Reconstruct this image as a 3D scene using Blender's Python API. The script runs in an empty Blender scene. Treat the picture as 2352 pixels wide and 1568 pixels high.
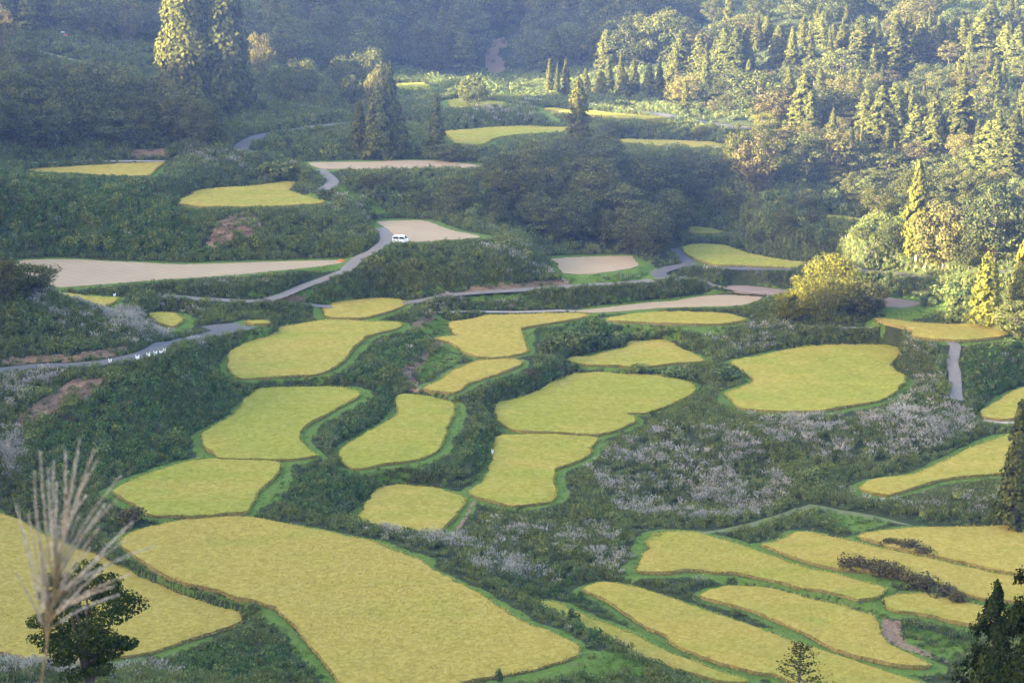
import bpy, bmesh, math, random
import numpy as np
from mathutils import Vector, Matrix
from mathutils.geometry import delaunay_2d_cdt
rng = np.random.default_rng(11); random.seed(11)
SC = bpy.context.scene
# ---------------------------------------------------------------- camera
PITCH = math.radians(13.0); HF = math.radians(24.0)
KPX = math.tan(HF/2)/1176.0                  # the survey views are 2352 wide, centre 1176, 784
cam = bpy.data.cameras.new('camera'); camo = bpy.data.objects.new('camera', cam); SC.collection.objects.link(camo)
camo.location = (0, 0, 0); camo.rotation_euler = (math.pi/2 - PITCH, 0, 0)
cam.sensor_width = 36; cam.lens = 18/math.tan(HF/2); cam.clip_start = 0.5; cam.clip_end = 6000
cam.dof.use_dof = True; cam.dof.focus_distance = 400; cam.dof.aperture_fstop = 8.0
SC.camera = camo
# ---------------------------------------------------------------- light
SUN_EL = math.radians(12.0); SUN_AZ = math.radians(110)          # measured from the view axis to the left
TOSUN = Vector((-math.sin(SUN_AZ)*math.cos(SUN_EL), math.cos(SUN_AZ)*math.cos(SUN_EL), math.sin(SUN_EL)))
W_ = bpy.data.worlds.new('World'); SC.world = W_; W_.use_nodes = True
nt = W_.node_tree; nt.nodes.clear()
sky = nt.nodes.new('ShaderNodeTexSky'); sky.sky_type = 'NISHITA'; sky.sun_disc = False
sky.sun_elevation = SUN_EL; sky.sun_rotation = math.atan2(TOSUN.x, TOSUN.y); sky.altitude = 300
sky.air_density = 1.0; sky.dust_density = 4.0; sky.ozone_density = 0.6
bg = nt.nodes.new('ShaderNodeBackground'); bg.inputs['Strength'].default_value = 0.10
wo = nt.nodes.new('ShaderNodeOutputWorld')
nt.links.new(sky.outputs[0], bg.inputs[0]); nt.links.new(bg.outputs[0], wo.inputs[0])
sl = bpy.data.lights.new('sun', 'SUN'); sl.energy = 5.0; sl.angle = math.radians(0.5); sl.color = (1.0, 0.83, 0.55)
so = bpy.data.objects.new('sun', sl); SC.collection.objects.link(so)
so.rotation_euler = TOSUN.to_track_quat('Z', 'Y').to_euler(); so.location = (-200, -60, 150)
SC.view_settings.view_transform = 'Standard'; SC.view_settings.look = 'None'
SC.view_settings.gamma = 1; SC.view_settings.exposure = 3.55
SC.cycles.use_denoising = True; SC.cycles.max_bounces = 5; SC.cycles.diffuse_bounces = 2
SC.cycles.transmission_bounces = 2; SC.cycles.volume_bounces = 0; SC.cycles.transparent_max_bounces = 4
SC.cycles.caustics_reflective = False; SC.cycles.caustics_refractive = False

# ---------------------------------------------------------------- helpers
def link(o, parent=None):
    SC.collection.objects.link(o)
    if parent is not None: o.parent = parent
    return o
def tag(o, label=None, cat=None, group=None, kind=None):
    if label: o['label'] = label
    if cat: o['category'] = cat
    if group: o['group'] = group
    if kind: o['kind'] = kind
    return o
def empty(name, loc, rz=0.0, sc=1.0):
    o = bpy.data.objects.new(name, None); link(o); o.empty_display_size = 0.2
    o.location = loc; o.rotation_euler = (0, 0, rz); o.scale = (sc, sc, sc) if np.isscalar(sc) else sc
    return o
def mesh_np(name, V, F, mats, mi=None, var=None, smooth=False):
    """V (n,3), F (m,4) or (m,3) arrays or list of arrays"""
    me = bpy.data.meshes.new(name)
    Fs = F if isinstance(F, list) else [F]
    Fs = [np.asarray(f, dtype=np.int64) for f in Fs if len(f)]
    V = np.asarray(V, dtype=np.float32)
    me.vertices.add(len(V)); me.vertices.foreach_set('co', V.ravel())
    loops = np.concatenate([f.ravel() for f in Fs]); sizes = np.concatenate([np.full(len(f), f.shape[1]) for f in Fs])
    me.loops.add(len(loops)); me.loops.foreach_set('vertex_index', loops.astype(np.int32))
    me.polygons.add(len(sizes)); starts = np.concatenate([[0], np.cumsum(sizes)[:-1]])
    me.polygons.foreach_set('loop_start', starts.astype(np.int32))
    for m in (mats if isinstance(mats, (list, tuple)) else [mats]): me.materials.append(m)
    if mi is not None: me.polygons.foreach_set('material_index', np.asarray(mi, dtype=np.int32))
    if smooth: me.polygons.foreach_set('use_smooth', np.ones(len(sizes), dtype=bool))
    me.update(calc_edges=True)
    if var is not None:
        a = me.attributes.new('var', 'FLOAT', 'FACE'); a.data.foreach_set('value', np.asarray(var, dtype=np.float32))
    return me
class MB:
    """collects quads and triangles, with material index and variation per face"""
    def __init__(s): s.V = []; s.Q = []; s.T = []; s.qm = []; s.tm = []; s.qv = []; s.tv = []; s.n = 0
    def add(s, V, F, mi=0, var=None):
        V = np.asarray(V, float).reshape(-1, 3); F = np.asarray(F, int)
        if len(F) == 0: return
        v = rng.random(len(F)) if var is None else (np.full(len(F), var) if np.isscalar(var) else var)
        if F.shape[1] == 4: s.Q.append(F+s.n); s.qm.append(np.full(len(F), mi)); s.qv.append(v)
        else: s.T.append(F+s.n); s.tm.append(np.full(len(F), mi)); s.tv.append(v)
        s.V.append(V); s.n += len(V)
    def mesh(s, name, mats, smooth=False):
        F = []; m = []; v = []
        if s.Q: F.append(np.concatenate(s.Q)); m += s.qm; v += s.qv
        if s.T: F.append(np.concatenate(s.T)); m += s.tm; v += s.tv
        return mesh_np(name, np.concatenate(s.V), F, mats, np.concatenate(m), np.concatenate(v), smooth)
    def obj(s, name, mats, parent=None, smooth=False):
        return link(bpy.data.objects.new(name, s.mesh(name, mats, smooth)), parent)
def unit(v): return v/np.maximum(np.linalg.norm(v, axis=-1, keepdims=True), 1e-9)
def cards(c, nrm, size, aspect=1.0, up=None):
    """flat leaf sprays: a lozenge with a bent middle at each centre"""
    n = len(c); nrm = unit(nrm); r = rng.normal(size=(n, 3)) if up is None else up + rng.normal(size=(n, 3))*0.25
    t = unit(np.cross(nrm, r)); b = np.cross(nrm, t); sz = np.broadcast_to(size, (n,))[:, None]
    t = t*sz*0.5; b = b*sz*0.5*aspect
    V = np.stack([c-b, c+t*0.75+nrm*sz*0.08, c+b, c-t*0.75+nrm*sz*0.08], 1).reshape(-1, 3)
    return V, np.arange(4*n).reshape(n, 4)
def tube(pts, rad, sides=6):
    pts = np.asarray(pts, float); m = len(pts); rad = np.broadcast_to(rad, (m,))
    tan = unit(np.gradient(pts, axis=0)); ref = np.array([0.31, 0.17, 0.93]) if abs(tan[:, 2]).mean() < 0.8 else np.array([1, 0.2, 0.1])
    a = unit(np.cross(tan, ref)); b = np.cross(tan, a)
    th = np.arange(sides)/sides*2*math.pi
    V = pts[:, None]+rad[:, None, None]*(np.cos(th)[None, :, None]*a[:, None]+np.sin(th)[None, :, None]*b[:, None])
    F = []
    for i in range(m-1):
        for k in range(sides):
            F.append((i*sides+k, i*sides+(k+1) % sides, (i+1)*sides+(k+1) % sides, (i+1)*sides+k))
    return V.reshape(-1, 3), np.array(F)
def box(x0, x1, y0, y1, z0, z1):
    V = [(x, y, z) for z in (z0, z1) for x, y in ((x0, y0), (x1, y0), (x1, y1), (x0, y1))]
    return V, [(3, 2, 1, 0), (4, 5, 6, 7), (0, 1, 5, 4), (1, 2, 6, 5), (2, 3, 7, 6), (3, 0, 4, 7)]
# ---------------------------------------------------------------- materials
class NT:
    def __init__(s, name):
        s.m = bpy.data.materials.new(name); s.m.use_nodes = True; s.t = s.m.node_tree; s.t.nodes.clear()
        s.out = s.t.nodes.new('ShaderNodeOutputMaterial')
    def n(s, typ, **kw):
        o = s.t.nodes.new('ShaderNode'+typ)
        for k, v in kw.items():
            if k in o.inputs: o.inputs[k].default_value = v
            else: setattr(o, k, v)
        return o
    def l(s, a, b): s.t.links.new(a, b)
    def mix(s, f, a, b, blend='MIX'):
        o = s.t.nodes.new('ShaderNodeMix'); o.data_type = 'RGBA'; o.blend_type = blend
        for sock, val in ((o.inputs[0], f), (o.inputs[6], a), (o.inputs[7], b)):
            if hasattr(val, 'is_output'): s.l(val, sock)
            else: sock.default_value = val if not isinstance(val, tuple) else (*val[:3], 1)
        return o.outputs[2]
    def math(s, op, a, b=0.0):
        o = s.t.nodes.new('ShaderNodeMath'); o.operation = op
        for sock, val in ((o.inputs[0], a), (o.inputs[1], b)):
            if hasattr(val, 'is_output'): s.l(val, sock)
            else: sock.default_value = val
        return o.outputs[0]
    def noise(s, scale, detail=3.0, vec=None, rough=0.55):
        o = s.n('TexNoise', Scale=scale, Detail=detail, Roughness=rough)
        if vec is not None: s.l(vec, o.inputs['Vector'])
        return o.outputs['Fac']
    def ramp(s, f, p0, p1):
        o = s.t.nodes.new('ShaderNodeMapRange'); o.inputs[1].default_value = p0; o.inputs[2].default_value = p1
        s.l(f, o.inputs[0]); return o.outputs[0]
    def attr(s, name): 
        o = s.n('Attribute'); o.attribute_name = name; return o
def foliage(name, cols, trans=0.25, hue=0.5):
    """cols: dark, mid, light leaf colours; mixed per leaf and per plant"""
    k = NT(name); var = k.attr('var').outputs['Fac']; oi = k.n('ObjectInfo').outputs['Random']
    c = k.mix(k.ramp(var, 0, 0.6), cols[0], cols[1]); c = k.mix(k.ramp(var, 0.55, 1.0), c, cols[2])
    r2 = k.math('FRACT', k.math('MULTIPLY', oi, 7.31))
    c2 = k.mix(k.ramp(oi, 0, 1), (0.82, 0.9, 1.05), (1.25, 1.08, 0.75))
    c = k.mix(hue, c, c2, 'MULTIPLY')
    c = k.mix(1.0, c, k.mix(r2, (0.75, 0.75, 0.75), (1.25, 1.25, 1.25)), 'MULTIPLY')
    d = k.n('BsdfDiffuse', Roughness=0.6); k.l(c, d.inputs['Color'])
    t = k.n('BsdfTranslucent'); k.l(c, t.inputs['Color'])
    mx = k.n('MixShader', Fac=trans); k.l(d.outputs[0], mx.inputs[1]); k.l(t.outputs[0], mx.inputs[2])
    k.l(mx.outputs[0], k.out.inputs[0]); return k.m
def plain(name, col, rough=0.8, col2=None, scale=3.0, bump=0.0, bscale=20.0, metal=0.0):
    k = NT(name); p = k.n('BsdfPrincipled', Roughness=rough, Metallic=metal)
    co = k.n('TexCoord').outputs['Object']
    if col2 is not None: k.l(k.mix(k.ramp(k.noise(scale, 5, co), 0.35, 0.65), col, col2), p.inputs['Base Color'])
    else: p.inputs['Base Color'].default_value = (*col, 1)
    if bump:
        b = k.n('Bump', Strength=bump, Distance=0.05); k.l(k.noise(bscale, 4, co), b.inputs['Height']); k.l(b.outputs[0], p.inputs['Normal'])
    k.l(p.outputs[0], k.out.inputs[0]); return k.m
# ---------------------------------------------------------------- survey of the valley
# Outlines were read off enlarged views; each letter names one enlargement and its offset.
VIEWS = {'A': (0, 0), 'B': (1350, 0), 'C': (2696, 0), 'D': (0, 900), 'E': (1350, 900), 'F': (2696, 900),
         'G': (0, 1801), 'H': (1350, 1801), 'I': (2696, 1801)}
def trace(s):
    out = []; k = 'W'
    for tok in s.split():
        if tok in VIEWS or tok == 'W': k = tok; continue
        x, y = map(float, tok.split(','))
        if k != 'W':
            ox, oy = VIEWS[k]; x = ox*0.57422 + x*0.34180; y = oy*0.57422 + y*0.34180
        out.append((x, y))
    return np.array(out)
# name, kind, label, outline
FIELDS = [
('f1','rice','widest golden rice paddy with a rounded right end, across the bottom of the picture',
 'G 805,575 850,555 1000,510 1150,475 1300,455 1450,445 1560,440 1700,452 1850,475 2000,505 2150,535 2280,560 H 84,576 200,598 330,640 440,685 540,730 620,775 700,825 800,880 900,930 1000,985 1100,1050 1200,1110 1290,1165 1400,1205 1500,1250 1590,1290 1620,1325 1600,1355 1560,1385 1450,1420 1300,1460 1150,1490 1000,1520 850,1550 780,1570 600,1640 450,1640 G 2300,1560 2250,1500 2180,1410 2080,1300 1960,1150 1910,1100 1830,1040 1700,1000 1530,960 1400,910 1250,880 1150,840 1050,790 950,730 870,680 815,630'),
('f2','rice','golden rice paddy tapering to a blunt point behind the tall plume and near tree',
 'G -160,360 -60,380 0,420 120,460 200,510 280,555 400,610 520,660 640,695 750,755 900,825 1050,885 1200,945 1350,1000 1450,1040 1560,1070 1610,1100 1625,1130 1590,1165 1500,1195 1350,1240 1200,1280 1050,1330 930,1355 800,1370 650,1390 450,1440 330,1470 180,1410 80,1370 -60,1330 -160,1310'),
('f3','rice','yellow-green rice paddy with a curved right edge, just above the widest paddy',
 'G 758,275 800,240 870,200 970,155 1080,120 1180,90 1300,60 1450,54 1600,60 1750,62 1850,70 1885,92 1885,120 1850,170 1800,210 1750,255 1715,310 1690,350 1670,390 1655,405 1500,420 1300,430 1150,432 1060,432 1000,420 960,390 900,350 830,320'),
('f4','rice','yellow-green rice paddy with an S-curved right edge below a dark scrub slope',
 'D 1355,1400 1400,1370 1480,1320 1580,1265 1610,1215 1640,1170 1690,1130 1720,1100 1800,1085 1950,1078 2100,1078 2250,1080 E 84,1095 140,1115 150,1135 100,1165 50,1190 0,1220 D 2200,1265 2100,1310 2050,1340 2025,1370 2010,1410 2020,1450 2060,1490 2110,1525 2130,1540 G 2110,28 2050,42 1950,50 1870,52 1600,45 1480,40 1440,15 D 1390,1500 1370,1450'),
('f5','rice','broad golden rice paddy with a notched upper right corner beside the asphalt lay-by',
 'D 1530,930 1530,890 1550,850 1620,800 1720,765 1800,740 1860,705 1880,680 1960,665 2100,645 2200,632 E 0,630 150,635 200,640 300,642 400,645 425,660 420,675 370,695 280,715 170,750 165,765 120,810 60,870 0,930 D 2230,960 2170,985 2100,1000 2000,1003 1850,1010 1720,1018 1630,1020 1570,1000 1540,970'),
('f6','rice','small oval golden rice paddy directly behind the broad notched paddy',
 'D 2180,600 2175,560 2200,540 2250,520 E 0,512 80,500 200,492 330,490 430,500 465,515 440,535 380,560 300,590 200,612 150,622 60,618 0,615 D 2200,612'),
('f7','rice','yellow-green rice paddy shaped like a leaning tongue between two scrubby banks',
 'E 390,1170 410,1145 460,1130 560,1140 660,1155 740,1175 785,1200 785,1240 765,1300 735,1360 715,1430 690,1480 640,1520 580,1550 H 530,50 420,70 300,85 200,105 130,115 70,95 25,70 15,30 E 20,1510 60,1470 150,1420 250,1360 330,1310 390,1270 405,1240 395,1200'),
('f8','rice','narrow bean-shaped golden rice paddy below the dry brown gully',
 'E 585,1090 610,1070 680,1040 740,1000 800,960 870,930 950,905 1060,892 1150,890 1220,897 1245,910 1230,930 1170,960 1090,990 1000,1015 920,1040 870,1060 840,1090 810,1110 750,1120 680,1110 610,1105'),
('f9','rice','golden rice paddy with a long arm reaching right along the pale concrete path',
 'E 650,755 700,745 790,735 780,715 760,690 750,660 765,645 850,635 950,622 1000,605 1100,598 1300,592 1500,588 1620,588 1670,595 1675,610 1600,625 1450,650 1300,675 1240,690 1250,720 1250,770 1265,810 1275,835 1255,850 1180,865 1100,878 1000,880 920,870 850,845 800,810 740,780'),
('f10','rice','large golden rice paddy in the middle with a stepped lower right corner',
 'E 1060,1270 1055,1230 1065,1195 1100,1180 1160,1172 1260,1140 1350,1105 1420,1065 1470,1035 1540,1010 1620,990 1750,985 1900,995 2050,1000 2200,1005 F 50,1035 110,1055 145,1080 140,1105 110,1130 50,1160 0,1185 E 2200,1215 2100,1245 2020,1255 1920,1255 1980,1275 2000,1290 1990,1315 1930,1345 1850,1375 1770,1395 1720,1402 1600,1393 1400,1388 1250,1378 1180,1368 1130,1340 1075,1310'),
('f11','rice','golden rice paddy narrowing towards the bottom, directly below the large stepped paddy',
 'E 1060,1470 1065,1430 1090,1412 1250,1405 1450,1405 1600,1412 1720,1420 1745,1428 1730,1455 1700,1500 H 1690,20 1640,50 1560,80 1490,105 1460,125 1450,160 1455,220 1465,270 1460,310 1420,335 1340,350 1200,362 1080,345 1000,320 930,300 890,275 910,250 960,215 1000,170 1020,110 1040,50 E 1050,1530'),
('f12','rice','small four-sided golden rice paddy in the hollow above the grey plume bank',
 'H 135,460 170,400 210,330 240,280 290,240 350,228 430,225 560,232 680,250 770,275 840,300 850,325 830,370 790,430 750,480 700,525 680,540 560,550 450,540 330,520 230,495'),
('f13','rice','golden rice paddy of triangle shape below a dark bushy bank',
 'E 1545,900 1600,885 1700,880 1780,850 1870,830 1950,815 1945,795 1975,775 2060,770 2200,770 2260,795 F 40,825 100,850 160,880 205,900 170,912 80,918 0,922 E 2150,935 2000,952 1900,940 1750,935 1650,930'),
('f14','rice','largest rice paddy on the right with ruffled patches and a bay in its left edge',
 'F 345,1125 380,1105 450,1080 540,1045 510,1010 470,985 440,955 400,930 385,910 450,895 550,880 680,850 820,820 950,803 1100,797 1300,797 1450,800 1530,822 1520,865 1480,900 1460,930 1480,970 1530,1000 1545,1030 1530,1070 1490,1110 1430,1145 1350,1175 1200,1205 1050,1235 900,1245 750,1245 600,1240 480,1225 430,1210 380,1160'),
('f15','rice','flat lens-shaped golden rice paddy with a pale path along its lower edge',
 'E 1805,630 1850,615 1980,595 2100,582 F 0,578 150,582 300,590 400,600 460,618 470,632 440,645 350,655 200,660 0,660 E 2050,650 1900,642'),
('f16','stubble','pale harvested stubble strip behind the lens-shaped paddy',
 'E 1590,575 1700,563 1850,545 2000,528 2150,515 F 0,508 150,480 300,468 450,465 600,475 570,500 500,525 400,540 200,545 0,550 E 2100,560 1950,573 1850,580 1700,586'),
('f17','soil','narrow brown bare plot left of the leaning sunlit tree',
 'F 350,405 450,402 560,410 680,425 790,440 780,475 650,465 500,455 400,445'),
('f18','soil','small dark tilled plot right of the leaning sunlit tree',
 'F 1320,488 1480,490 1580,500 1660,518 1620,540 1520,550 1380,545'),
('f19','rice','golden rice paddy touched by sun, at the foot of the bright yellow-green tree',
 'F 1360,625 1450,628 1560,640 1700,655 1900,660 2080,662 2170,680 2220,710 2215,735 2150,755 2000,768 1850,768 1700,755 1610,745 1600,710 1560,680 1450,655'),
('f20','rice','long yellow-green rice paddy curving beside the junction of grey lanes',
 'F 60,150 100,132 200,128 320,132 400,155 500,185 620,210 760,235 900,245 1020,262 1010,278 850,280 650,275 480,265 300,260 200,240 120,210 70,180'),
('f21','rice','tiny rice paddy sliver at the right foot of the dark central wood',
 'F 100,12 170,10 260,20 320,40 250,48 110,45'),
('f22','rice','thin rice paddy strip left of the tall sunlit cedar',
 'C 960,1450 1020,1442 1120,1450 1250,1465 1400,1480 1560,1490 1560,1520 1400,1510 1300,1495 1180,1475 1050,1470'),
('f23','rice','rice paddy cut by the right picture edge below the concrete ramp',
 'F 2065,1245 2100,1220 2200,1160 2300,1110 2400,1070 2520,1030 2520,1260 2352,1285 2250,1300 2150,1300 2080,1280'),
('f24','rice','wedge-shaped rice paddy running behind the dark cedar on the right',
 'I 1255,240 1290,210 1370,185 1500,170 1600,155 1700,115 1830,60 1950,0 F 2100,1450 2200,1415 2290,1400 2420,1385 I 2480,60 2400,130 2150,150 2000,160 1850,180 1750,200 1650,230 1560,260 1430,290 1340,278 1280,262'),
('f25','rice','pale golden rice paddy in the lower right with brambles on its front edge',
 'I 1235,570 1330,545 1480,528 1700,515 1900,508 2150,503 2560,505 2560,870 2352,828 2150,790 1950,740 1780,705 1600,665 1450,635 1330,598'),
('f26','rice','long slanting rice paddy with a brown bramble hedge along its lower edge',
 'I 580,620 650,605 740,580 800,548 850,538 930,545 1050,570 1200,602 1380,648 1600,690 1800,735 1950,765 2100,805 2250,832 2352,852 2560,900 2560,1050 2352,1010 2100,985 1950,950 1800,890 1600,850 1450,830 1300,800 1130,790 1000,765 880,735 760,690 650,645'),
('f27','rice','long slanting rice paddy directly below the bramble hedge, ending at white plumes',
 'H 2010,800 2050,730 2080,650 2100,590 2130,560 2200,540 I 0,532 40,534 150,548 280,578 400,613 520,653 640,693 760,735 900,785 1050,815 1200,855 1350,897 1410,920 1400,950 1330,985 1230,990 1150,965 1000,930 850,910 700,870 560,845 400,815 300,810 150,792 40,800 H 2250,810 2150,812'),
('f28','rice','short rice paddy with white plumes along its front, left of the near right-hand conifer',
 'I 1410,985 1500,960 1600,950 1700,955 1850,985 2000,1015 2130,1050 2250,1085 2250,1160 2020,1165 1930,1150 1800,1120 1650,1085 1500,1070 1430,1040'),
('f29','rice','slanting rice paddy with a rounded left end and a tail running down to the right',
 'I 190,975 260,940 350,915 480,905 600,915 750,950 900,985 1050,1020 1200,1060 1320,1100 1370,1140 1385,1190 1390,1240 1430,1290 1530,1340 1640,1390 1720,1440 1600,1445 1450,1425 1300,1385 1200,1365 1080,1325 960,1265 840,1195 700,1135 560,1080 420,1035 280,1000'),
('f30','rice','rice paddy at the bottom right, behind the bare-branched tree top',
 'H 1640,920 1700,895 1790,880 1900,890 2020,920 2150,960 I 0,993 100,1033 230,1080 360,1122 500,1172 640,1218 780,1265 900,1312 1050,1362 1200,1412 1350,1462 1500,1510 1650,1560 1780,1640 900,1640 850,1590 700,1500 560,1480 400,1440 250,1400 120,1340 0,1290 H 2200,1230 2100,1190 2000,1130 1900,1060 1800,990 1700,950'),
('f31','rice','narrow rice paddy strip slanting down between two plume banks near the bottom edge',
 'H 1290,1015 1350,1005 1450,1010 1520,1030 1560,1060 1650,1090 1700,1120 1850,1170 2000,1230 2100,1290 2200,1340 I 0,1368 150,1415 280,1472 400,1503 500,1532 480,1552 300,1532 150,1490 0,1452 H 2200,1430 2050,1380 1900,1320 1750,1240 1660,1190 1500,1120 1400,1075 1320,1045'),
('f32','stubble','long pale stubble field on the left with a small orange bundle at its tip',
 'D 60,268 100,260 150,235 300,228 500,228 700,238 950,250 1200,262 1500,255 1800,245 2050,238 2250,235 2300,240 2280,255 2100,280 1900,300 1700,320 1400,345 1200,358 950,375 700,395 500,410 390,415 340,400 250,360 120,300'),
('f33','rice','rice paddy partly hidden by the leafy knoll at the left edge',
 'D 330,452 400,452 500,462 600,475 720,480 780,482 760,515 700,540 600,560 490,565 450,540 400,500'),
('f34','rice','small rounded rice paddy end peeping out right of the plume-topped knoll',
 'D 1000,590 1100,580 1170,588 1215,610 1225,635 1200,660 1150,680 1100,660 1030,630'),
('f35','rice','tiniest rice paddy sliver above the asphalt lay-by',
 'D 1650,640 1720,635 1790,640 1785,655 1690,657'),
('f36','rice','flat golden rice paddy beneath the upper lane on the far left',
 'A 190,1140 260,1128 400,1120 600,1110 850,1097 1085,1092 1060,1120 1030,1150 990,1175 850,1178 650,1168 450,1158 300,1158'),
('f37','rice','golden rice paddy with a sharp left tip above the pink bare-earth scar',
 'A 1180,1358 1260,1310 1330,1275 1450,1262 1650,1245 1800,1232 1920,1220 1990,1222 1960,1250 1950,1275 2000,1300 2100,1330 2180,1350 2150,1360 2000,1370 1800,1380 1600,1385 1400,1385 1280,1378'),
('f38','stubble','long thin pinkish stubble field at the upper end of the winding lane',
 'B -190,1092 0,1088 200,1085 400,1078 600,1078 720,1085 820,1092 920,1105 980,1122 900,1128 750,1125 500,1130 250,1135 50,1132 -110,1130'),
('f39','stubble','pale tan stubble field behind the parked white van',
 'B 265,1490 320,1482 450,1478 580,1480 660,1505 E 700,10 800,40 900,60 970,80 850,92 700,100 560,112 480,108 400,85 370,60 330,20'),
('f40','stubble','pale stubble field at the front foot of the dark central wood',
 'E 1440,225 1550,215 1750,210 1960,205 2000,235 2020,265 1990,285 1880,305 1750,320 1620,328 1520,320 1490,290 1470,250'),
('f41','rice','farthest small rice paddy beside the pine with the sunlit top',
 'B 380,565 430,558 520,555 580,557 620,585 620,600 540,605 450,605 410,600'),
('f42','rice','far rice paddy split in view by a dark rounded tree',
 'B 760,670 850,662 900,670 980,675 1060,680 1130,688 1090,700 1000,705 900,712 800,718 760,710'),
('f43','rice','far golden rice paddy with its right end behind the sun-tipped lone cedar',
 'B 715,880 850,868 1000,855 1150,845 1280,840 1400,850 1540,858 1570,870 1540,885 1400,892 1250,898 1130,912 1040,930 980,965 900,968 800,960 765,930'),
('f44','rice','long thin far rice paddy below the pale roadside bank',
 'B 1390,728 1460,725 1560,735 1700,742 1850,755 2000,768 2150,778 2210,788 2100,795 1900,790 1750,775 1560,752 1450,740'),
('f45','rice','broken far rice strip seen between tree crowns right of the lone cedar',
 'B 1890,940 1950,932 2100,938 2230,943 C 40,945 165,952 230,950 320,968 310,994 165,988 B 2180,978 2000,962 1900,955'),
]
# lanes and paths: kind, width (m), course
LANES = [
('asphalt_road','asphalt',3.4,'D -120,990 0,980 250,962 500,945 700,928 850,903 950,872 1050,832 1150,792 1300,765 1450,745 1600,722 1690,705'),
('asphalt_layby','asphalt',5.5,'D 1400,700 1500,694 1620,690'),
('concrete_lane','concrete',2.6,'E 285,20 325,65 322,105 250,160 150,230 50,310 0,345 D 2200,375 2050,430 1900,485 1800,515'),
('valley_road','concrete',2.8,'D 1100,478 1300,500 1600,515 1800,520 2000,530 E 700,474 950,468 1180,460 1300,448 1500,430 1700,412 1900,395 2050,380 2200,376 2300,371 2352,372'),
('junction_lane','asphalt',3.2,'E 2190,370 2165,340 2160,310 2250,288 F 20,278 100,268'),
('hill_foot_road','asphalt',3.0,'F 0,288 110,278 250,292 450,298 640,300 900,305 1210,312 1500,318 2000,325 2500,338'),
('wood_edge_lane','asphalt',3.0,'F 120,276 80,235 55,195 20,160'),
('field_path','pale',1.5,'E 680,585 900,590 1100,594 1300,588 1500,584 1600,580'),
('paddy_path','pale',1.3,'E 1860,646 2100,664 2268,672 F 150,674'),
('dirt_path','earth',1.6,'F 60,335 160,352 220,387 245,420 320,440 440,456'),
('concrete_ramp','concrete',2.0,'F 1840,775 1890,805 1882,860 1870,930 1885,1000 1890,1080 1895,1150 1900,1205'),
('foot_path','pale',0.8,'F 810,685 1000,697 1200,725 1330,752'),
('edge_path','pale',1.4,'F 2080,1312 2200,1326 2400,1335'),
('upper_road','asphalt',3.6,'A 2400,826 2268,832 2100,855 1900,885 1750,910 1660,945 1615,985 1640,1030 1690,1062'),
('bend_lane','concrete',2.8,'A 2140,1135 2205,1175 2235,1215 2215,1255 2170,1310'),
('left_lane','pale',2.0,'A 120,1090 600,1088 1110,1083'),
('hill_track','earth',2.4,'A 150,300 250,345 400,385 600,430 800,462 1050,462'),
('forest_road','asphalt',4.2,'B 1640,698 1750,718 1900,738 2050,755 2200,775 C 0,795 200,828 400,858 600,880'),
('grass_track','grass',1.7,'I 150,560 280,552 500,508 700,452 850,398 920,376 1050,398 1250,432 1450,478 1600,505'),
]
# ---------------------------------------------------------------- terrain
LEVEL = {'f1': -98.05, 'f2': -99.51, 'f3': -97.64, 'f4': -97.42, 'f5': -96.0, 'f6': -95.74, 'f7': -98.75, 'f8': -97.7, 'f9': -97.45, 'f10': -100.71, 'f11': -100.95, 'f12': -101.05, 'f13': -99.9, 'f14': -99.0, 'f15': -97.1, 'f16': -97.0, 'f17': -96.4, 'f18': -93.58, 'f19': -94.88, 'f20': -93.4, 'f21': -91.9, 'f22': -87.48, 'f23': -100.5, 'f24': -100.6, 'f25': -101.3, 'f26': -101.35, 'f27': -101.5, 'f28': -101.8, 'f29': -102.1, 'f30': -102.2, 'f31': -101.9, 'f32': -90.04, 'f33': -90.74, 'f34': -93.5, 'f35': -93.98, 'f36': -80.26, 'f37': -83.96, 'f38': -80.34, 'f39': -87.23, 'f40': -92.97, 'f41': -75.0, 'f42': -74.88, 'f43': -77.91, 'f44': -75.7, 'f45': -78.61}
CROP = 0.45                                                    # height of the outline above the ground
CP, SP = math.cos(PITCH), math.sin(PITCH)
def rays(uv):
    uv = np.asarray(uv, float).reshape(-1, 2); x = (uv[:, 0]-1176)*KPX; y = (784-uv[:, 1])*KPX
    return np.stack([x, CP+y*SP, -SP+y*CP], 1)
def at_level(uv, z):
    d = rays(uv); return d*(z/d[:, 2])[:, None]
def at_range(uv, r):
    d = rays(uv); return d*(np.asarray(r)/np.hypot(d[:, 0], d[:, 1]))[:, None]
def project(P):
    P = np.asarray(P, float); f = P[:, 1]*CP-P[:, 2]*SP; up = P[:, 1]*SP+P[:, 2]*CP
    f = np.maximum(f, 0.1); return np.stack([1176+P[:, 0]/f/KPX, 784-up/f/KPX], 1)
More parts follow.
